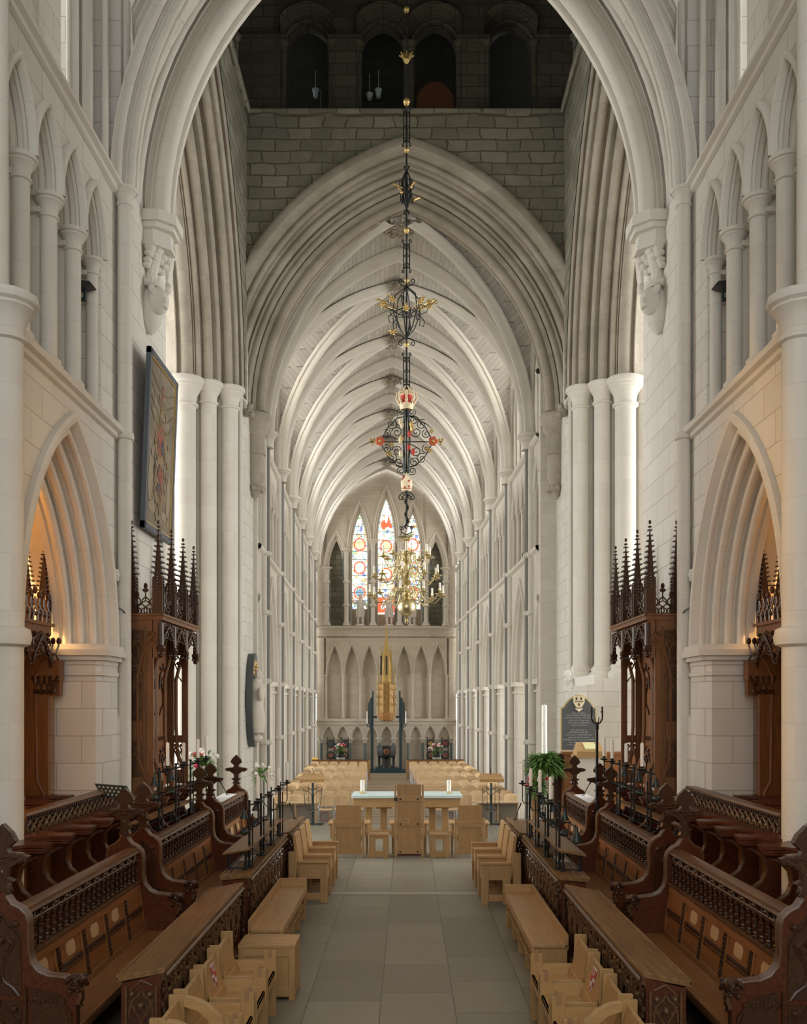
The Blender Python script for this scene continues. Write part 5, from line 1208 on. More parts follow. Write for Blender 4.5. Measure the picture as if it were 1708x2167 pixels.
for x, lab in ((-.545, 'small oak stool beside the throne, towards the painting side'), (.62, 'small oak stool beside the throne, towards the memorial tablet')):
    t = thing('stool', lab, 'stool', (x, 18.2, 0)); y = 18.05
    b = MB(); b.box(x-.19, x+.19, y, y+.34, .42, .46); b.build('seat', LX, t, bevel=.004)
    for q in (-1, 1):
        b = MB(); xa, xb = sorted((x+q*.19, x+q*.075)); b.box(xa, xb, y+.01, y+.33, 0, .42); b.build('leg', LV, t, bevel=.003)
    b = MB(); b.box(x-.1, x+.1, y+.02, y+.05, .02, .13); b.box(x-.1, x+.1, y+.02, y+.05, .13, .22) if False else None; b.box(x-.1, x+.1, y+.02, y+.05, .36, .42); b.build('rail', LX, t)
# altar
t = thing('altar', 'broad light oak altar table with paired square legs', 'table', (-.02, 21.6, 0)); x0, x1 = -1.22, 1.2
b = MB(); b.box(x0, x1, 21.2, 22.1, .62, .83); b.build('apron', LX, t, bevel=.006)
for q, xx in enumerate((-.95, -.62, .5, .78)):
    b = MB(); b.box(xx, xx+.15, 21.35 if q in (0, 3) else 21.7, 21.5 if q in (0, 3) else 21.85, 0, .62); b.build('leg', LV, t, bevel=.004)
for xx in (-.72, .42): b = MB(); b.box(xx, xx+.36, 21.66, 21.9, .55, .62); b.build('bracket', LX, t)
b = MB(); b.box(-.98, .98, 21.45, 21.8, 0.0, .06); b.build('stretcher', LX, t)
b = MB(); b.box(x0-.03, x1+.03, 21.15, 22.14, .83, .90); 
tag(b.build('altar_cloth', CL, bevel=.01), 'pale blue-white linen cloth covering the altar top', 'cloth')
for x, lab in ((-1.02, 'thick white altar candle at the painting end of the cloth'), (.95, 'thick white altar candle at the memorial tablet end of the cloth')):
    t = thing('altar_candle', lab, 'candle', (x, 21.5, .9))
    b = MB(); b.lathe([(.07, .902), (.07, .91), (.02, .93), (.03, .95), (.05, .96), (.05, .97)], x, 21.5, 10)
    for k in range(3): b.ball((x+.07*math.cos(2.1*k), 21.5+.07*math.sin(2.1*k), .915), .02)
    b.build('brass_stand', BR, t)
    b = MB(); b.lathe([(.048, .97), (.048, 1.21), (.04, 1.215), (.004, 1.205), (.003, 1.225)], x, 21.5, 12); b.build('wax', WX, t)
# lecterns on iron stands
for x, lab in ((-2.3, 'oak lectern desk on a black iron stand, painting side of the altar'), (2.04, 'oak lectern desk on a black iron stand, memorial tablet side of the altar')):
    y = 23.0; t = thing('lectern', lab, 'lectern', (x, y, 0))
    b = MB(); b.lathe([(.03, 0), (.03, .3), (.038, .32), (.03, .34), (.03, .7), (.04, .72), (.03, .74), (.03, 1.02)], x, y, 10)
    for q in (-1, 1): b.bar((x, y, .03), (x+q*.25, y+.1, .02), .03); b.bar((x, y, .03), (x+q*.25, y-.1, .02), .03)
    b.build('stand', IG, t)
    b = MB()
    for q in (-1, 1): b.tube([(x, y, .86), (x+q*.14, y, .9), (x+q*.22, y, .9), (x+q*.19, y, .5), (x+q*.13, y, .36), (x, y, .38)], .008, 5); b.tube([(x, y, .7), (x+q*.1, y, .8), (x+q*.21, y, .86)], .007, 5); b.tube([(x+q*.09, y, .33), (x+q*.1, y, 1.0)], .006, 5)
    b.build('wire_frame', IR, t)
    b = MB(); b.hexa([(x-.30,y-.18,1.05),(x+.30,y-.18,1.05),(x+.26,y+.2,1.16),(x-.26,y+.2,1.16),(x-.30,y-.2,1.13),(x+.30,y-.2,1.13),(x+.26,y+.18,1.24),(x-.26,y+.18,1.24)]); b.build('desk', LX, t, bevel=.004)
    b = MB(); b.tube([(x, y+.1, 1.2), (x, y+.08, 1.3), (x-.01, y+.06, 1.38)], .009, 5); b.build('microphone', BK, t)
# ================================================================= NAVE FURNITURE
def nx(x, y): q = N @ Vector((x, y, 0)); return q.x, q.y
proto = thing('nave_chair', 'x', 'chair', (0, 0, -.7), 'pale wooden chairs in rows across the nave'); ROOT[proto.name] = (0, 0, 0)
b = MB(); b.grid([[(-.2+.4*u, .2-.40*v, .44+.02*math.cos(PI*(u-.5))*-1 + .0*v - .02*(v > .9)) for u in (0,.25,.5,.75,1)] for v in (0,.3,.7,1)])
b.grid([[(-.2+.4*u, .2-.40*v, .428-.02*math.cos(PI*(u-.5)) - .02*(v > .9)) for u in (0,.25,.5,.75,1)] for v in (0,.3,.7,1)]); b.build('seat', PW, proto)
b = MB(); R_ = lambda d: [[(-.2+.40*u, .2+oy+.055*math.cos(PI*(u-.5))+d*(1 if oy < .08 else .3)-.04, z-(.01 if oy >= .08 else 0)*(d > 0) - (.05*abs(2*u-1)**4 if z > .8 else 0)) for u in (0,.2,.4,.6,.8,1)] for oy, z in ((-.01,.50),(.03,.70),(.055,.82),(.08,.852),(.10,.856))]
r1, r2 = R_(0), R_(.014); b.grid(r1); b.grid(r2); b.grid([r1[-1], r2[-1]]); b.grid([r1[0], r2[0]]); b.build('backrest', PW, proto, ang=60)
for q in (-1, 1):
    b = MB(); b.tube([(q*.2, -.2, 0), (q*.2, -.18, .42), (q*.2, .2, .44)], .011, 6); b.tube([(q*.2, .26, 0), (q*.2, .19, .44), (q*.19, .215, .66)], .011, 6); b.tube([(q*.2, -.19, .1), (q*.2, .24, .1)], .008, 5); b.build('side_frame', CH, proto)
remember(proto)
ords = 'first second third fourth fifth sixth seventh eighth ninth tenth eleventh twelfth thirteenth fourteenth fifteenth sixteenth seventeenth eighteenth nineteenth'.split()
RJ = random.Random(1); used = False; DIR = math.radians(2.0)
for r_ in range(16):
    yy = 4.75 + 1.09*r_
    for s in (-1, 1):
        for c in range(6):
            x = s*(.98+.235+.468*c)
            X, Y = nx(x, yy); lab = 'pale wooden chair, %s row from altar, %s from aisle, %s block' % (ords[r_], ords[c], 'painting-side' if s < 0 else 'tablet-side')
            if not used: proto.location = (X, Y, -.7); proto.rotation_euler = (0, 0, DIR); proto['label'] = lab; used = True
            else: dup(proto, (X+RJ.uniform(-.012, .012), Y+RJ.uniform(-.05, .05), -.7), lab, rotz=DIR+RJ.uniform(-.05, .05))
# red-edged book racks under the front row
for s in (-1, 1):
    for c in (1, 2, 3):
        x = s*(.98+.235+.468*c); X, Y = nx(x-.05, 4.78); b = MB()
        for a, d, e, f in ((-.12, .12, .06, .075), (-.12, .12, .31, .325), (-.12, -.105, .06, .325), (.105, .12, .06, .325)): b.box(X+a, X+d, Y-.03, Y-.015, -.7+e, -.7+f)
        b.build
        k = thing('book_rack', 'red-edged grey book rack under the front row, %s from aisle, %s block' % (ords[c], 'painting-side' if s < 0 else 'tablet-side'), 'rack', (X, Y, -.7)); b.build('red_frame', RD, k)
        b = MB(); b.box(X-.11, X+.11, Y-.02, Y+.02, -.63, -.39); b.build('grey_pocket', mat('grey cloth', (.42,.40,.38), .8) if 'grey cloth' not in bpy.data.materials else bpy.data.materials['grey cloth'], k)
for s, lab in ((-1, 'low pale bookcase at the front of the nave chairs, painting side'), (1, 'low pale bookcase at the front of the nave chairs, tablet side')):
    X, Y = nx(s*3.0, 3.7); t = thing('low_bookcase', lab, 'bookcase', (X, Y, -.7)); x0, x1 = X-.62, X+.62
    b = MB(); b.box(x0, x1, Y, Y+.4, -.02, .02); b.build('top', PW, t)
    for q in (x0+.02, X-.02, x1-.06): b = MB(); b.box(q, q+.04, Y+.01, Y+.39, -.7, -.02); b.build('upright', PW, t)
    b = MB(); b.box(x0, x1, Y+.36, Y+.39, -.7, -.02); b.box(x0, x1, Y+.02, Y+.38, -.62, -.59); b.build('back_panel', mat('grey books', (.5,.47,.42), .8) if 'grey books' not in bpy.data.materials else bpy.data.materials['grey books'], t)
# barriers behind the last row
for s, lab in ((-1, 'oak screen behind the last chairs of the painting-side block'), (1, 'oak screen behind the last chairs of the tablet-side block')):
    t = thing('oak_barrier', lab, 'screen', (*nx(s*2.4, 21.9), -.7)); b = MB(); a0, a1 = sorted((s*.9, s*3.7)); b.box(a0, a1, 21.8, 21.86, -.7, .2); b.build('panel', LO, t, M=N)
    b = MB(); b.box(a0-.02, a1+.02, 21.76, 21.9, .2, .24); b.build('top_rail', OX, t, M=N)
    b = MB(); q = s*.93; b.box(q-.05, q+.05, 21.5, 21.88, -.7, .2); b.build('end_post', LV, t, M=N)
b = MB(); b.box(-3.72, -3.45, 22.2, 22.23, -.1, .32); b.box(-3.62, -3.55, 22.21, 22.24, -.7, -.1); tag(b.build('yellow_notice', YE, M=N), 'plain yellow card on a post at the back of the nave', 'notice')
# font, cover and steel frame
yf = 26.4
t = thing('font', 'black octagonal font on clustered legs beneath the gilded cover', 'font', (*nx(-.03, yf), -.7))
b = MB(); b.box(-1.0, 1.0, yf-.9, yf+.9, -.72, -.6); b.box(-.62, .62, yf-.6, yf+.6, -.6, -.45); b.build('step', TEAL, t, M=N)
b = MB(); b.lathe([(.38, .1), (.5, .16), (.55, .3), (.55, .62), (.58, .64), (.58, .7), (.4, .7), (.36, .5)], -.03, yf, 8, ph=PI/8); bo = b.build('bowl', BK, t, M=N)
b = MB(); b.tube([(-.03+.13*math.cos(k*PI/6), yf-.53, .42+.13*math.sin(k*PI/6)) for k in range(12)], .02, 4, True); b.tube([(-.03-.05, yf-.53, .36), (-.03+.05, yf-.53, .48)], .015, 4); b.tube([(-.03+.05, yf-.53, .36), (-.03-.05, yf-.53, .48)], .015, 4); b.build('gilt_medallion', mat('red gilt', (.4,.15,.06), .4), bo, M=N)
b = MB(); b.lathe([(.3, -.45), (.26, -.35), (.2, -.2), (.2, .0), (.3, .1)], -.03, yf, 10); b.build('stem', BK, t, M=N)
for k in range(8):
    a = 2*PI*(k+.5)/8; b = MB(); b.lathe([(.08, -.45), (.06, -.38), (.05, -.3), (.05, .0), (.07, .08), (.08, .12)], -.03+.42*math.cos(a), yf+.42*math.sin(a), 8); b.build('leg', BK, t, M=N)
t = thing('font_cover', 'tall gilded spired font cover hanging between blue-green posts', 'font cover', (*nx(-.03, yf), 1.9)); fx = -.03
b = MB(); b.lathe([(.2, 2.02), (.38, 2.08), (.52, 2.3), (.55, 2.42), (.5, 2.44)], fx, yf, 8, ph=PI/8); b.build('oak_bowl', mat('orange oak', (.45,.22,.07), .45), t, M=N)
b = MB(); b.lathe([(.5, 2.44), (.46, 2.5), (.44, 3.2), (.46, 3.8), (.48, 4.05)], fx, yf, 8, ph=PI/8); b.build('lower_stage', mat('gilt red', (.36,.2,.075), .5, .4), t, M=N)
b = MB(); b.lathe([(.46, 4.05), (.3, 4.1), (.26, 5.6), (.2, 5.75), (.13, 5.8), (.03, 7.15), (.01, 7.3)], fx, yf, 8, ph=PI/8); b.ball((fx, yf, 7.0), .06); b.ball((fx, yf, 7.2), .04); b.build('spire', GD, t, M=N)
for k in range(8):
    a = 2*PI*(k+.5)/8; ca, sa = math.cos(a), math.sin(a)
    b = MB(); b.lathe([(.04, 2.5), (.03, 4.6), (.0, 5.0)], fx+.47*ca, yf+.47*sa, 6); b.lathe([(.03, 4.1), (.025, 5.8), (.0, 6.2)], fx+.3*ca, yf+.3*sa, 6)
    for z in (2.9, 3.3, 3.7, 4.0): b.tube([(fx+.46*ca, yf+.46*sa, z), (fx+.5*math.cos(a+.2), yf+.5*math.sin(a+.2), z+.12), (fx+.5*math.cos(a+.4), yf+.5*math.sin(a+.4), z-.02), (fx+.46*math.cos(a+.78), yf+.46*math.sin(a+.78), z)], .022, 4)
    b.build('gilt_buttress', GD, t, M=N)
b = MB()
for k in (5, 6): a = 2*PI*k/8; b.box(fx+.4*math.cos(a)-.04, fx+.4*math.cos(a)+.04, yf+.4*math.sin(a)-.08, yf+.4*math.sin(a), 4.5, 5.5)
b.build('dark_niche', BK, t, M=N)
t = thing('cover_frame', 'blue-green steel posts carrying the gilded font cover', 'frame', (*nx(-.03, yf), -.6))
for s in (-1, 1):
    b = MB(); b.box(fx+s*.76-.07, fx+s*.76+.07, yf-.1, yf+.1, -.6, 3.3); b.box(fx+s*.72-.04, fx+s*.72+.04, yf-.09, yf+.09, 2.0, 3.65)
    for k in range(3): b.box(fx+s*(.84+.06*k)-.025, fx+s*(.84+.06*k)+.025, yf-.08, yf+.08, 1.5+.2*k, 3.25-.12*k)
    b.build('post', TEAL, t, M=N)
    b = MB(); b.bar((fx+s*.7, yf, 2.25), (fx+s*.5, yf, 2.25), .12); b.build('arm', BK, t, M=N)
    b = MB(); b.tube([(fx+s*.9, yf-.1, 1.7), (fx+s*1.03, yf-.1, 1.75), (fx+s*1.03, yf-.1, 1.88)], .02, 5); b.lathe([(.02, 1.85), (.08, 1.88), (.08, 1.9)], fx+s*1.03, yf-.1, 8); b.build('candle_bracket', TEAL, t, M=N)
    q = N @ Vector((fx+s*1.03, yf-.1, 0)); candle(q.x, q.y, 1.9, .65, .032, 'tall white candle on the %s post of the font frame' % ('painting-side' if s < 0 else 'tablet-side'))
# dark memorials by the west wall, with wreath-like discs
for i, x in enumerate((-3.05, -2.27, 2.4, 3.2)):
    lab = ('dark iron memorial frame with two discs nearest the painting-side corner of the nave end wall', 'dark iron memorial frame with one disc behind the flowers, painting side', 'dark iron memorial frame with a gold emblem behind the flowers, tablet side', 'dark iron memorial frame with a red emblem in the tablet-side corner of the nave')[i]
    y = 27.5; t = thing('iron_memorial', lab, 'memorial', (*nx(x, y), -.7))
    for q in (-.17, .17): b = MB(); b.box(x+q-.03, x+q+.03, y-.03, y+.03, -.7, 1.12); b.build('upright', BK, t, M=N)
    for k, z in enumerate((.78, .15)):
        b = MB(); b.lathe([(0, 0), (.2, 0), (.22, .03), (.24, .06), (.2, .09), (0, .09)], 0, 0, 14); d = b.build('disc', BK, t, M=N @ Matrix.Translation((x, y-.05, z)) @ Matrix.Rotation(PI/2, 4, 'X'))
        b = MB(); b.tube([(x+.1*math.cos(j*PI/6), y-.16, z+.1*math.sin(j*PI/6)) for j in range(12)], .022, 4, True); b.bar((x-.07, y-.16, z), (x+.07, y-.16, z), .03); b.bar((x, y-.16, z-.07), (x, y-.16, z+.07), .03); b.build('emblem', (SL, SL, GD, mat('dull red', (.3,.06,.04), .5))[i] if k == 0 else mat('bronze red', (.28,.1,.05), .5), d, M=N)
# flowers
FS = .075
def bouquet(name, lab, cx, cy, cz, r, n, reds, whites, seed, pot=None, droop=0, cat='flowers', nl=60, flat=1.):
    rn = random.Random(seed); t = thing(name, lab, cat, (cx, cy, cz-r))
    g = MB()
    for k in range(nl):
        a = rn.uniform(0, 2*PI); e = rn.uniform(-.5, 1.2)-droop; L = r*rn.uniform(.6, 1.25); d = Vector((math.cos(a)*math.cos(e), math.sin(a)*math.cos(e), math.sin(e)*flat)); p0 = Vector((cx, cy, cz)) + d*r*.15; p1 = p0 + d*L*.6; p2 = p0 + d*L + Vector((0, 0, -.28*r))
        sd = d.cross(Vector((0, 0, 1))).normalized()*r*.07
        g.add([p0-sd*.4, p0+sd*.4, p1-sd, p1+sd, p2], [(0,1,3,2), (2,3,4)])
        for q in (-1, 1):
            p3 = p1 + (d*.5+sd.normalized()*q*.7)*r*.3; g.add([p1, p1+d*r*.1, p3], [(0,1,2)])
    g.build('leaves', GN, t)
    def bloom(m_, cnt, nm):
        for k in range(cnt):
            a = rn.uniform(0, 2*PI); e = rn.uniform(.0, 1.3); d = Vector((math.cos(a)*math.cos(e), math.sin(a)*math.cos(e), math.sin(e))); c = Vector((cx, cy, cz)) + d*r*rn.uniform(.75, 1.0); b = MB()
            for j in range(6):
                f = 2*PI*j/6; b.ball((c.x+FS*r*math.cos(f), c.y-.02*r, c.z+FS*r*math.sin(f)), FS*.9*r, 1, .6, 1, 6, 4)
            b.ball((c.x, c.y-.05*r, c.z), .09*r, n=6, m=4); b.build(nm, m_, t)
    bloom(FR, reds, 'red_flower'); bloom(FW, whites, 'white_flower')
    if pot: pot(t)
    return t
def tub(x, y):
    def f(t):
        b = MB(); q = N @ Vector((x, y, 0)); b.lathe([(.17, -.05), (.2, .0), (.23, .2), (.2, .2)], q.x, q.y, 12); b.build('metal_bowl', mat('zinc', (.55,.58,.6), .35, .6), t)
        b = MB(); b.lathe([(.08, -.7), (.08, -.05)], q.x, q.y, 8); b.ball((q.x, q.y, .3), .22); b.build('stand', BK, t)
    return f
q = N @ Vector((-2.4, 24.6, 0)); bouquet('flower_arrangement', 'pink and white flowers in a zinc bowl behind the chairs, painting side of the font', q.x, q.y, .52, .42, 0, 12, 9, 3, tub(-2.4, 24.6))
q = N @ Vector((2.55, 24.6, 0)); bouquet('flower_arrangement', 'white and pink flowers on a stand behind the chairs, tablet side of the font', q.x, q.y, .52, .42, 0, 7, 15, 8, tub(2.55, 24.6))
def stand(x, y, z):
    def f(t):
        b = MB()
        for q in (-.06, .06): b.tube([(x+q, y, 0), (x+q, y, z)], .014, 6)
        b.lathe([(.2, 0), (.2, .03)], x, y, 12); b.build('stand', IR, t)
    return f
bouquet('wall_flowers', 'white and red flowers with ferns half hidden behind the far iron candles, painting side', -3.95, 18.3, 1.7, .38, 0, 4, 9, 11, stand(-3.95, 18.3, 1.6), nl=90)
bouquet('white_flowers', 'white blooms and trailing green leaves at the edge of the painting-side nave pier', -3.55, 23.0, 1.22, .3, 0, 0, 14, 12, stand(-3.55, 23.0, 1.1), droop=.3)
# paschal candle in a wreath
bouquet('candle_wreath', 'thick green leafy wreath around the tall paschal candle', 2.9, 20, 1.66, .46, 0, 0, 0, 21, stand(2.93, 20, 1.75), droop=.15, cat='wreath', nl=420, flat=.75)
bouquet('trailing_flowers', 'red flowers and ferns trailing below the paschal wreath', 2.74, 19.9, 1.2, .3, 0, 9, 1, 5, droop=.5, nl=120)
b = MB(); b.lathe([(.062, 1.75), (.058, 2.9), (.05, 2.92), (.006, 2.91), (.005, 2.95)], 2.9, 20, 14)
for z in (2.05, 2.5, 2.55): b.ball((2.86, 19.95, z), .014)
tag(b.build('paschal_candle', WX), 'very tall thick white paschal candle rising from a green wreath', 'candle')
for x in (2.72, 3.22):
    b = MB(); b.prism([(x, 0), (x, 1.3), (x+.1, 1.3), (x+.1, 1.15), (x+.13, 1.15), (x+.13, .9), (x+.15, .9), (x+.15, 0)], 20.6, 20.7); tag(b.build('wooden_post', LV), 'stepped pale oak %s of the paschal stand' % ('near-aisle post' if x < 3 else 'far post by the white pedestal'), 'post')
# pedestal lectern below the tablet
t = thing('pedestal', 'white boxed pedestal under the sloping wooden book desk', 'pedestal', (3.62, 19.2, 0)); b = MB(); b.box(3.42, 3.95, 19.0, 19.5, 0, 1.86); b.build('white_box', mat('off white', (.68,.64,.56), .7), t); b = MB(); b.box(3.38, 4.0, 18.95, 19.55, 1.86, 1.9); b.build('top', LX, t)
t = thing('book_desk', 'sloping wooden book desk holding an open yellow book on the pedestal', 'lectern', (3.7, 19.2, 1.9))
b = MB(); b.hexa([(3.4,18.98,1.9),(4.02,18.98,1.9),(4.02,19.5,1.9),(3.4,19.5,1.9),(3.42,18.98,1.99),(4.0,18.98,1.99),(3.95,19.5,2.16),(3.48,19.5,2.16)]); b.build('desk', LX, t, bevel=.005)
b = MB(); b.hexa([(3.6,19.05,2.015),(3.85,19.05,2.015),(3.82,19.4,2.13),(3.6,19.4,2.13),(3.6,19.04,2.04),(3.85,19.04,2.04),(3.82,19.39,2.155),(3.6,19.39,2.155)]); b.build('open_book', mat('yellow page', (.75,.72,.38), .7), t)
b = MB(); b.box(3.3, 5.2, 19.9, 20.2, 0, 1.88); b.box(3.28, 5.2, 19.86, 20.24, 1.88, 1.93); tag(b.build('oak_screen', OM), 'brown oak screen behind the white pedestal', 'screen')
b = MB(); b.box(3.15, 3.38, 20.3, 20.4, 0, 1.86)
for z in (1.2, 1.5): b.box(3.1, 3.4, 20.27, 20.43, z, z+.04)
b.box(3.05, 3.45, 20.25, 20.45, 1.83, 1.88); tag(b.build('carved_post', OC), 'dark carved oak post between the wreath and the pedestal', 'post')
# forked iron standard
t = thing('iron_standard', 'tall black iron standard with a two-pronged fork before the tablet', 'standard', (2.87, 14.4, 0)); x, y = 2.93, 14.6
b = MB(); b.tube([(x, y, 1.2), (x, y, 2.55)], .022, 8); b.tube([(x, y, 2.55), (x, y, 2.66)], .03, 8); b.build('pole', IR, t)
b = MB(); b.tube([(x-.08, y, 2.9), (x-.085, y, 2.72), (x-.05, y, 2.65), (x, y, 2.63), (x+.05, y, 2.65), (x+.085, y, 2.72), (x+.08, y, 2.9)], .012, 6)
for q in (-1, 1): b.bar((x+q*.1, y, 2.82), (x+q*.055, y, 2.82), .016); b.bar((x+q*.02, y, 2.62), (x+q*.03, y, 2.74), .012)
b.build('fork', IR, t)
# statues on the west sill
def statue(x, lab, arm):
    t = thing('statue', lab, 'statue', (*nx(x, 28.3), 7.28)); z = 7.28; y = 28.16; b = MB()
    b.lathe([(.28, z), (.28, z+.06), (.22, z+.08)], x, y, 10); b.build('plinth', SS, t, M=N)
    b = MB()
    for q in (-1, 1): b.tube([(x+q*.12, y, z+.08), (x+q*.13, y-.03, z+.35), (x+q*.09, y, z+.65), (x+q*.05, y, z+.9)], [.06, .07, .085, .12], 8); b.ball((x+q*.13, y-.09, z+.11), .07, .8, 1.5, .6)
    b.lathe([(.24, z+.5), (.22, z+.6), (.2, z+.78), (.17, z+.95), (.19, z+1.1), (.22, z+1.25), (.19, z+1.38), (.08, z+1.45), (.065, z+1.52)], x, y, 12, sy=.75)
    for k in range(6): b.tube([(x-.2+.08*k, y-.13, z+.98), (x-.22+.085*k, y-.16, z+.72), (x-.2+.08*k, y-.14, z+.46)], .03, 5)
    for q in (-1, 1):
        up = arm and q == arm
        b.tube([(x+q*.18, y, z+1.33), (x+q*.3, y-.02, z+1.18 if not up else z+1.2), (x+q*.38, y-.12, z+.98) if not up else (x+q*.46, y-.1, z+1.4)], [.075, .06, .045], 7)
        e = Vector((x+q*.38, y-.12, z+.98)) if not up else Vector((x+q*.46, y-.1, z+1.4)); b.ball(e, .05)
    b.ball((x, y-.01, z+1.63), .105, .85, .95, 1.2, 10, 8); b.ball((x, y-.11, z+1.62), .02); b.ball((x, y+.02, z+1.68), .115, 1, 1, .95, 8, 6)
    b.build('figure', SS, t, M=N)
statue(-1.45, 'pale stone statue with a raised arm below the painting-side stained window', -1)
statue(.15, 'pale stone statue half hidden by the chandelier below the central stained window', 0)
statue(1.42, 'pale stone statue below the tablet-side stained window', 1)
# ================================================================= HANGING ROD AND CHANDELIER
cx, cy = -.015, 20.0
Zp = lambda py: 2.94 - (py-1490)*.01          # heights along the rod
t = thing('suspension_rod', 'long black wrought iron rod with gilt balls, scrolls, crown and mitre hanging down the crossing', 'hanging rod', (cx, cy, 6.8))
b = MB(); b.tube([(cx, cy, 6.75), (cx, cy, 24.19)], .02, 8); b.build('rod', IR, t)
for py, r in ((20, .06), (215, .075), (317, .055), (487, .06), (593, .055), (728, .055)):
    b = MB(); z = Zp(py); b.ball((cx, cy, z), r, n=12, m=8); b.lathe([(.03, z-r*1.3), (r*.8, z-r*.7), (.03, z-r*.5)], cx, cy, 8); b.build('gilt_ball', GD, t)
b = MB(); z = Zp(120)
for k in range(7):
    a = PI*(k-3)/8; b.tube([(cx, cy, z-.1), (cx+.08*math.sin(a), cy, z), (cx+.17*math.sin(a), cy+.03*(-1)**k, z+.12*math.cos(a))], [.03, .035, .012], 6)
b.lathe([(.02, z-.16), (.07, z-.08), (.04, z)], cx, cy, 8); b.build('gilt_leaf', GD, t)
def scrolls(mb, z, r, up=1, n=4):
    for k in range(n):
        a = 2*PI*k/n; ca, sa = math.cos(a), math.sin(a)
        mb.tube([(cx+ca*q[0], cy+sa*q[0], z+up*q[1]) for q in [(.02, 0), (r*.8, .02)] + [(r+.6*r*math.cos(v)*.7*(1-.08*j), .05+r*.5+.5*r*math.sin(v)*(1-.08*j)) for j, v in enumerate([-1.4+.75*i for i in range(9)])]], .012, 5)
for p0, p1 in ((232, 305), (512, 572), (752, 820)):
    z0, z1 = Zp(p1), Zp(p0); w = .065
    b = MB(); 
    for q in (-1, 1):
        b.bar((cx+q*w, cy, z0+.06), (cx+q*w, cy, z1-.06), .022); b.bar((cx, cy+q*w, z0+.06), (cx, cy+q*w, z1-.06), .022)
    for z in (z0+.06, z1-.06): b.bar((cx-w, cy, z), (cx+w, cy, z), .022)
    m_ = (z0+z1)/2
    for k in range(3):
        z = z0+.12+(z1-z0-.24)*k/2
        for q in (-1, 1): b.tube(spiral((cx+q*.025, cy-.02, z), .045, 1.3, PI/2, q, 10), .009, 4)
    scrolls(b, z1-.06, .07, 1); scrolls(b, z0+.06, .07, -1); b.build('scroll_panel', IR, t)
def lantern(py0, py1, r, nm, gold, seed):
    z0, z1 = Zp(py1), Zp(py0); zm = (z0+z1)/2; rn = random.Random(seed); b = MB()
    for k in range(6):
        a = 2*PI*k/6+.3; ca, sa = math.cos(a), math.sin(a)
        b.tube([(cx, cy, z1), (cx+ca*r*.5, cy+sa*r*.5, z1-.2*(z1-z0)), (cx+ca*r*.6, cy+sa*r*.6, zm), (cx+ca*r*.35, cy+sa*r*.35, z0+.2*(z1-z0)), (cx, cy, z0)], .013, 5)
        b.tube([(cx+ca*q, cy+sa*q, z) for q, z in [(.03, zm-.1), (r*.5, zm-.03), (r*.9, zm+.06), (r*.95, zm+.16), (r*.75, zm+.2), (r*.68, zm+.12)]], .011, 5)
        b.tube([(cx+ca*q, cy+sa*q, z) for q, z in [(.03, zm+.1), (r*.45, zm+.02), (r*.8, zm-.14), (r*.75, zm-.26), (r*.58, zm-.24), (r*.6, zm-.14)]], .011, 5)
    scrolls(b, z1, r*.25, 1); scrolls(b, z0, r*.25, -1); b.build('scrollwork', IR, t)
    for k in range(gold):
        a = 2*PI*k/gold+.3; e = rn.uniform(-.35, .35)*(z1-z0); p = Vector((cx+r*math.cos(a), cy+r*math.sin(a), zm+e*.8)); b = MB()
        b.tube([(cx+.4*r*math.cos(a), cy+.4*r*math.sin(a), zm+e*.3), p], .01, 4)
        for j in range(5): f = 2*PI*j/5; b.ball((p.x+.045*math.cos(f)*r*2, p.y, p.z+.045*math.sin(f)*r*2), .024*(.6+r), 1, .6, 1, 6, 4)
        b.ball(p, .028); b.tube([p, p+Vector((.12*math.cos(a), .1*math.sin(a), .06)), p+Vector((.2*math.cos(a), .1*math.sin(a), .02))], [.018, .022, .004], 5); b.build('gilt_spray', GD, t)
lantern(360, 445, .17, 'upper', 5, 1); lantern(606, 716, .5, 'middle', 10, 2)
# crown
z = Zp(868); b = MB(); b.lathe([(.13, z), (.14, z+.02), (.15, z+.1), (.16, z+.12), (.145, z+.12), (.13, z+.02)], cx, cy, 16, cap=False)
for k in range(8):
    a = 2*PI*k/8; ca, sa = math.cos(a), math.sin(a)
    b.ball((cx+.165*ca, cy+.165*sa, z+.17), .03); b.tube([(cx+.15*ca, cy+.15*sa, z+.1), (cx+.22*ca, cy+.22*sa, z+.24), (cx+.2*ca, cy+.2*sa, z+.36), (cx+.1*ca, cy+.1*sa, z+.38), (cx, cy, z+.33)], .02, 6)
b.box(cx-.09, cx+.09, cy-.02, cy+.02, z+.42, z+.48); b.box(cx-.03, cx+.03, cy-.02, cy+.02, z+.34, z+.52); cr = b.build('crown', CR, t)
b = MB(); b.lathe([(.12, z+.08), (.15, z+.2), (.12, z+.3), (.02, z+.33)], cx, cy, 14, cap=False); b.build('crown_lining', RD, cr)
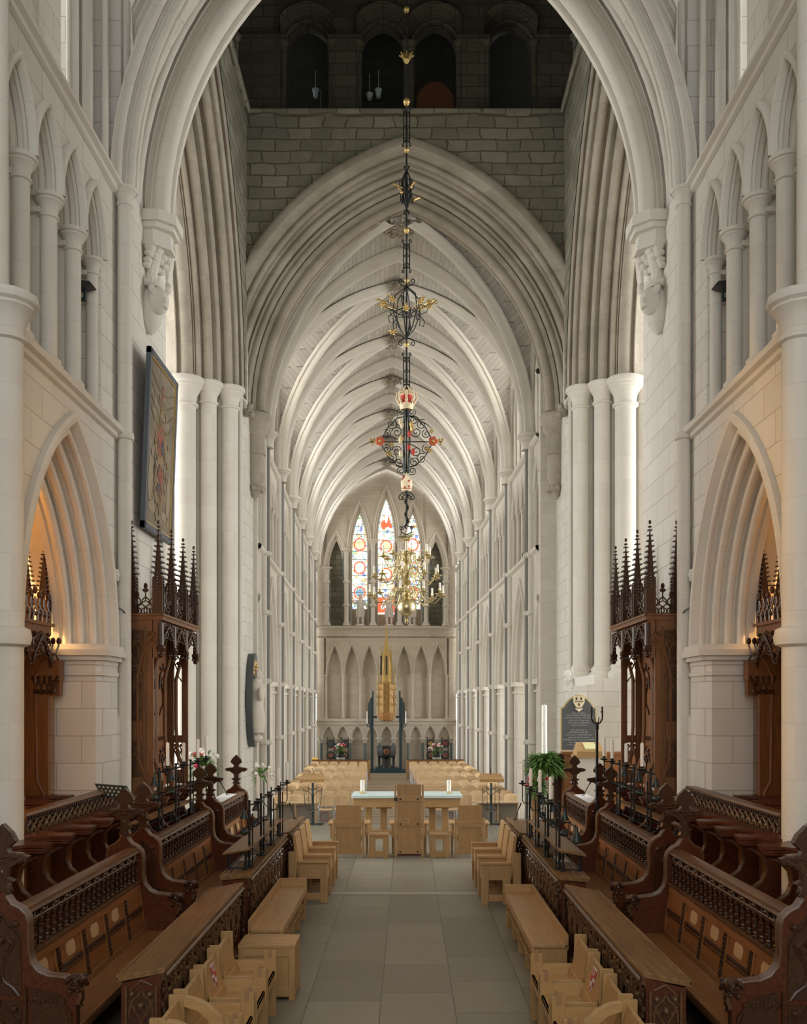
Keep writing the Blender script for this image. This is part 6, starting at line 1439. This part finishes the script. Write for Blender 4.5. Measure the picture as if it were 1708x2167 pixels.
# cross of scrollwork with roses
zc = Zp(935); b = MB()
for q in (-1, 1):
    for v in (-1, 1):
        b.tube([(cx, cy, zc+v*.55), (cx+q*.2, cy, zc+v*.5), (cx+q*.4, cy, zc+v*.3), (cx+q*.55, cy, zc+v*.02)], .012, 5)
        for k, (u, w, r) in enumerate(((.16, .44, .11), (.32, .36, .12), (.42, .16, .1), (.2, .2, .12), (.12, .62, .09))): b.tube(spiral((cx+q*u, cy-.02, zc+v*w), r, 1.5, k, q, 16), .009, 4)
    b.tube([(cx, cy, zc), (cx+q*.75, cy, zc)], .012, 5)
    for v in (-1, 1): b.tube([(cx, cy+q*.4, zc), (cx, cy+q*.2, zc+v*.35), (cx, cy, zc+v*.5)], .012, 5)
b.build('cross_scrollwork', IR, t)
b = MB()
for k in range(4): a = PI/4+PI*k/2; b.tube([(cx+.06*math.cos(a), cy+.06*math.sin(a), zc+.65), (cx+.09*math.cos(a), cy+.09*math.sin(a), zc), (cx+.06*math.cos(a), cy+.06*math.sin(a), zc-.65)], .022, 5)
b.build('stem_bars', IG, t)
rn = random.Random(4)
for q in (-1, 1):
    b = MB()
    for k in range(5): f = 2*PI*k/5; b.ball((cx+q*.56+.055*math.cos(f), cy-.05, zc+.055*math.sin(f)), .052, 1, .5, 1, 8, 5)
    ro_ = b.build('red_rose', mat('orange red', (.62,.13,.05), .5), t)
    b = MB(); b.ball((cx+q*.56, cy-.08, zc), .035); b.build('rose_centre', GD, ro_)
    b = MB()
    for k in range(4): b.ball((cx+q*(.66+.035*k), cy-.02, zc+.05*math.sin(k*2.4)), .03)
    b.build('gilt_spray', GD, t)
    for k in range(3):
        b = MB(); u, w = rn.uniform(.3, .55), rn.uniform(-.35, .35); 
        for j in range(4): b.ball((cx+q*u+.03*math.cos(j*1.6), cy-.04, zc+w+.03*math.sin(j*1.6)), .022)
        b.build('gilt_bud', GD, t)
for k in range(10):
    b = MB(); z = zc+rn.uniform(-.45, .5); u = rn.uniform(-.16, .16); b.lathe([(.02, z-.06), (.045, z), (.04, z+.05), (.0, z+.09)], cx+u, cy-.1, 7); b.build('painted_shield', (CR, RD, GD)[k % 3], t)
# mitre
z = Zp(1040); b = MB()
for q, d in ((0, -.09), (1, .09)):
    b.grid([[(cx+r*math.sin(a), cy-.02+d*(1-abs(a)/1.7)*1.0, zz) for a in [-1.57+.314*j for j in range(11)]] for r, zz in ((.10, z), (.12, z+.12), (.12, z+.22))])
    b.grid([[(cx+.12*math.sin(a), cy-.02+d*(1-abs(a)/1.7), z+.22) for a in [-1.57+.314*j for j in range(11)]], [(cx+.12*math.sin(a)*(.25), cy-.02+d*(.4), z+.22+.18*(1-abs(a)/1.6)) for a in [-1.57+.314*j for j in range(11)]]])
mi = b.build('mitre', CR, t)
b = MB(); b.prism([(cx-.115, z+.2), (cx-.02, z+.1), (cx-.03, z+.3), (cx-.07, z+.36)], cy+.05, cy+.06); b.box(cx-.1, cx+.1, cy-.125, cy-.12, z+.03, z+.045); b.build('mitre_lining', RD, mi)
for u, w in ((.05, .2), (.05, .08), (-.04, .06)): b = MB(); b.ball((cx+u, cy-.115, z+w), .02, 1, .5, 1.3); b.build('red_jewel', RD, mi)
b = MB(); scrolls(b, z-.02, .12, -1, 2); scrolls(b, z-.06, .07, -1, 2)
for k in range(20): a = k*.8; b.ball((cx+.03*math.cos(a), cy+.03*math.sin(a), z-.08-.034*k), .026, n=6, m=4)
b.build('twisted_bar', IR, t)
z = Zp(1112); b = MB(); b.tube([(cx+.01, cy, z+.14), (cx+.05, cy, z+.08), (cx, cy, z+.03), (cx-.05, cy, z-.02), (cx, cy, z-.07)], .018, 6)
for q in (-1, 1): b.tube([(cx, cy, z-.0), (cx+q*.1, cy, z-.04), (cx+q*.11, cy, z-.14), (cx, cy, z-.2)], .013, 5); b.tube(spiral((cx+q*.11, cy, z-.05), .05, 1.3, 0, q, 10), .01, 4)
b.build('hook', IR, t)

t = thing('brass_chandelier', 'three-tier brass chandelier with curved arms, candles and a large globe', 'chandelier', (cx, cy, 4.6))
b = MB(); p = [(1320, .0), (1316, .03), (1308, .05), (1304, .03), (1300, .05), (1292, .09), (1288, .05)]
zz = Zp(1285); R_ = .205
prof = [(.0, Zp(1322)), (.03, Zp(1319)), (.045, Zp(1314)), (.025, Zp(1311)), (.06, Zp(1307))]
b.lathe(prof + [(.03, zz-R_-.005)], cx, cy, 12); b.build('finial', BR, t)
b = MB(); b.ball((cx, cy, zz), R_, 1, 1, .92, 28, 18); b.build('globe', BR, t)
b = MB(); b.lathe([(.05, zz+.18), (.1, zz+.22), (.06, zz+.26), (.13, Zp(1256)), (.06, Zp(1250)), (.05, Zp(1240)), (.11, Zp(1232)), (.06, Zp(1226)), (.12, Zp(1214)), (.05, Zp(1206)), (.05, Zp(1196)), (.1, Zp(1188)), (.06, Zp(1182)), (.11, Zp(1174)), (.04, Zp(1166)), (.03, Zp(1145))], cx, cy, 16); b.build('stem', BR, t)
b = MB(); b.ball((cx, cy, Zp(1140)), .06, 1.6, .8, .8); b.tube([(cx-.02, cy, Zp(1138)), (cx-.12, cy-.04, Zp(1140)), (cx-.2, cy-.06, Zp(1137))], [.06, .05, .005], 6); b.tube([(cx+.02, cy, Zp(1138)), (cx+.05, cy+.1, Zp(1134)), (cx+.06, cy+.2, Zp(1130))], [.06, .05, .005], 6); b.ball((cx+.1, cy-.03, Zp(1134)), .035); b.build('dove', BR, t)
rn = random.Random(9)
for zt, za, r, n, ph in ((Zp(1262), Zp(1250), .78, 10, .15), (Zp(1222), Zp(1208), .68, 9, .4), (Zp(1180), Zp(1176), .5, 8, .2)):
    for k in range(n):
        a = 2*PI*k/n+ph; ca, sa = math.cos(a), math.sin(a); P = lambda q, z: (cx+ca*q, cy+sa*q, z); b = MB()
        b.tube([P(.08, za), P(r*.22, za+.09), P(r*.38, za+.02), P(r*.42, za-.1), P(r*.55, za-.24), P(r*.78, za-.26), P(r*.95, za-.12), P(r, zt)], .015, 6)
        b.tube([P(r*.38, za+.02), P(r*.3, za-.1), P(r*.2, za-.06), P(r*.24, za+.0)], .012, 5); b.tube([P(r*.45, za-.12), P(r*.6, za-.08), P(r*.62, za-.17), P(r*.54, za-.16)], .01, 5)
        b.lathe([(.01, zt-.03), (.03, zt-.01), (.1, zt+.01), (.105, zt+.02), (.02, zt+.02), (.03, zt+.045), (.018, zt+.06), (.032, zt+.085), (.026, zt+.13), (.0, zt+.13)], *P(r, 0)[:2], 10)
        ar = b.build('branch', BR, t)
        b = MB(); b.lathe([(.022, zt+.12), (.022, zt+.24), (.0, zt+.25)], *P(r, 0)[:2], 8); b.build('candle', WX, ar)

# daylight through the nave clerestory, aisle and transept windows
def daylight(name, loc, rot, sx, sy, e, col=(1, .98, .95)):
    l = bpy.data.lights.new(name, 'AREA'); l.shape = 'RECTANGLE'; l.size = sx; l.size_y = sy; l.energy = e; l.color = col
    o = bpy.data.objects.new(name, l); C.objects.link(o); o.location = loc; o.rotation_euler = rot
for s in (-1, 1):
    for k in range(-1, 6):
        q = N @ Vector((s*5.6, 2.69+4.2*k+2.1, 12.6)); daylight('clerestory_daylight', q, (0, s*(PI/2-.0), math.radians(2)), 4, 2.6, CLER, (1, .94, .85))
        q = N @ Vector((s*9.0, 2.69+4.2*k+2.1, 4.0)); daylight('aisle_daylight', q, (0, s*PI/2, math.radians(2)), 5, 3.4, AISLE, (1, .93, .83))
    daylight('transept_daylight', (s*15.5, 19.8, 6), (0, s*PI/2, 0), 9, 7, TRAN)

# lettering becomes plain geometry
dg = bpy.context.evaluated_depsgraph_get()
for o in [o for o in C.objects if o.type == 'FONT']:
    me = bpy.data.meshes.new_from_object(o.evaluated_get(dg)); n = bpy.data.objects.new('inscription', me); C.objects.link(n)
    n.parent = o.parent; n.location = o.location; n.rotation_euler = o.rotation_euler; bpy.data.objects.remove(o)
# ================================================================= LIGHT, CAMERA
w = bpy.data.worlds.new('sky'); SC.world = w; w.use_nodes = True
bg = w.node_tree.nodes['Background']; bg.inputs[0].default_value = (.93, .97, 1, 1); bg.inputs[1].default_value = WORLD
cam = bpy.data.cameras.new('camera'); co = bpy.data.objects.new('camera', cam); C.objects.link(co)
co.location = (0, 0, 2.94); co.rotation_euler = (PI/2, 0, 0)
cam.sensor_fit = 'HORIZONTAL'; cam.sensor_width = 36; cam.lens = 36*2000/1708
cam.shift_x = -8/1708; cam.shift_y = 406.5/1708; cam.clip_start = .1; cam.clip_end = 300
SC.camera = co
vs = SC.view_settings; vs.view_transform = 'Standard'; vs.look = 'None'; vs.gamma = 1; vs.use_curve_mapping = False; vs.exposure = EXPO
SC.cycles.diffuse_bounces = 6; SC.cycles.max_bounces = 8; SC.cycles.sample_clamp_indirect = 6
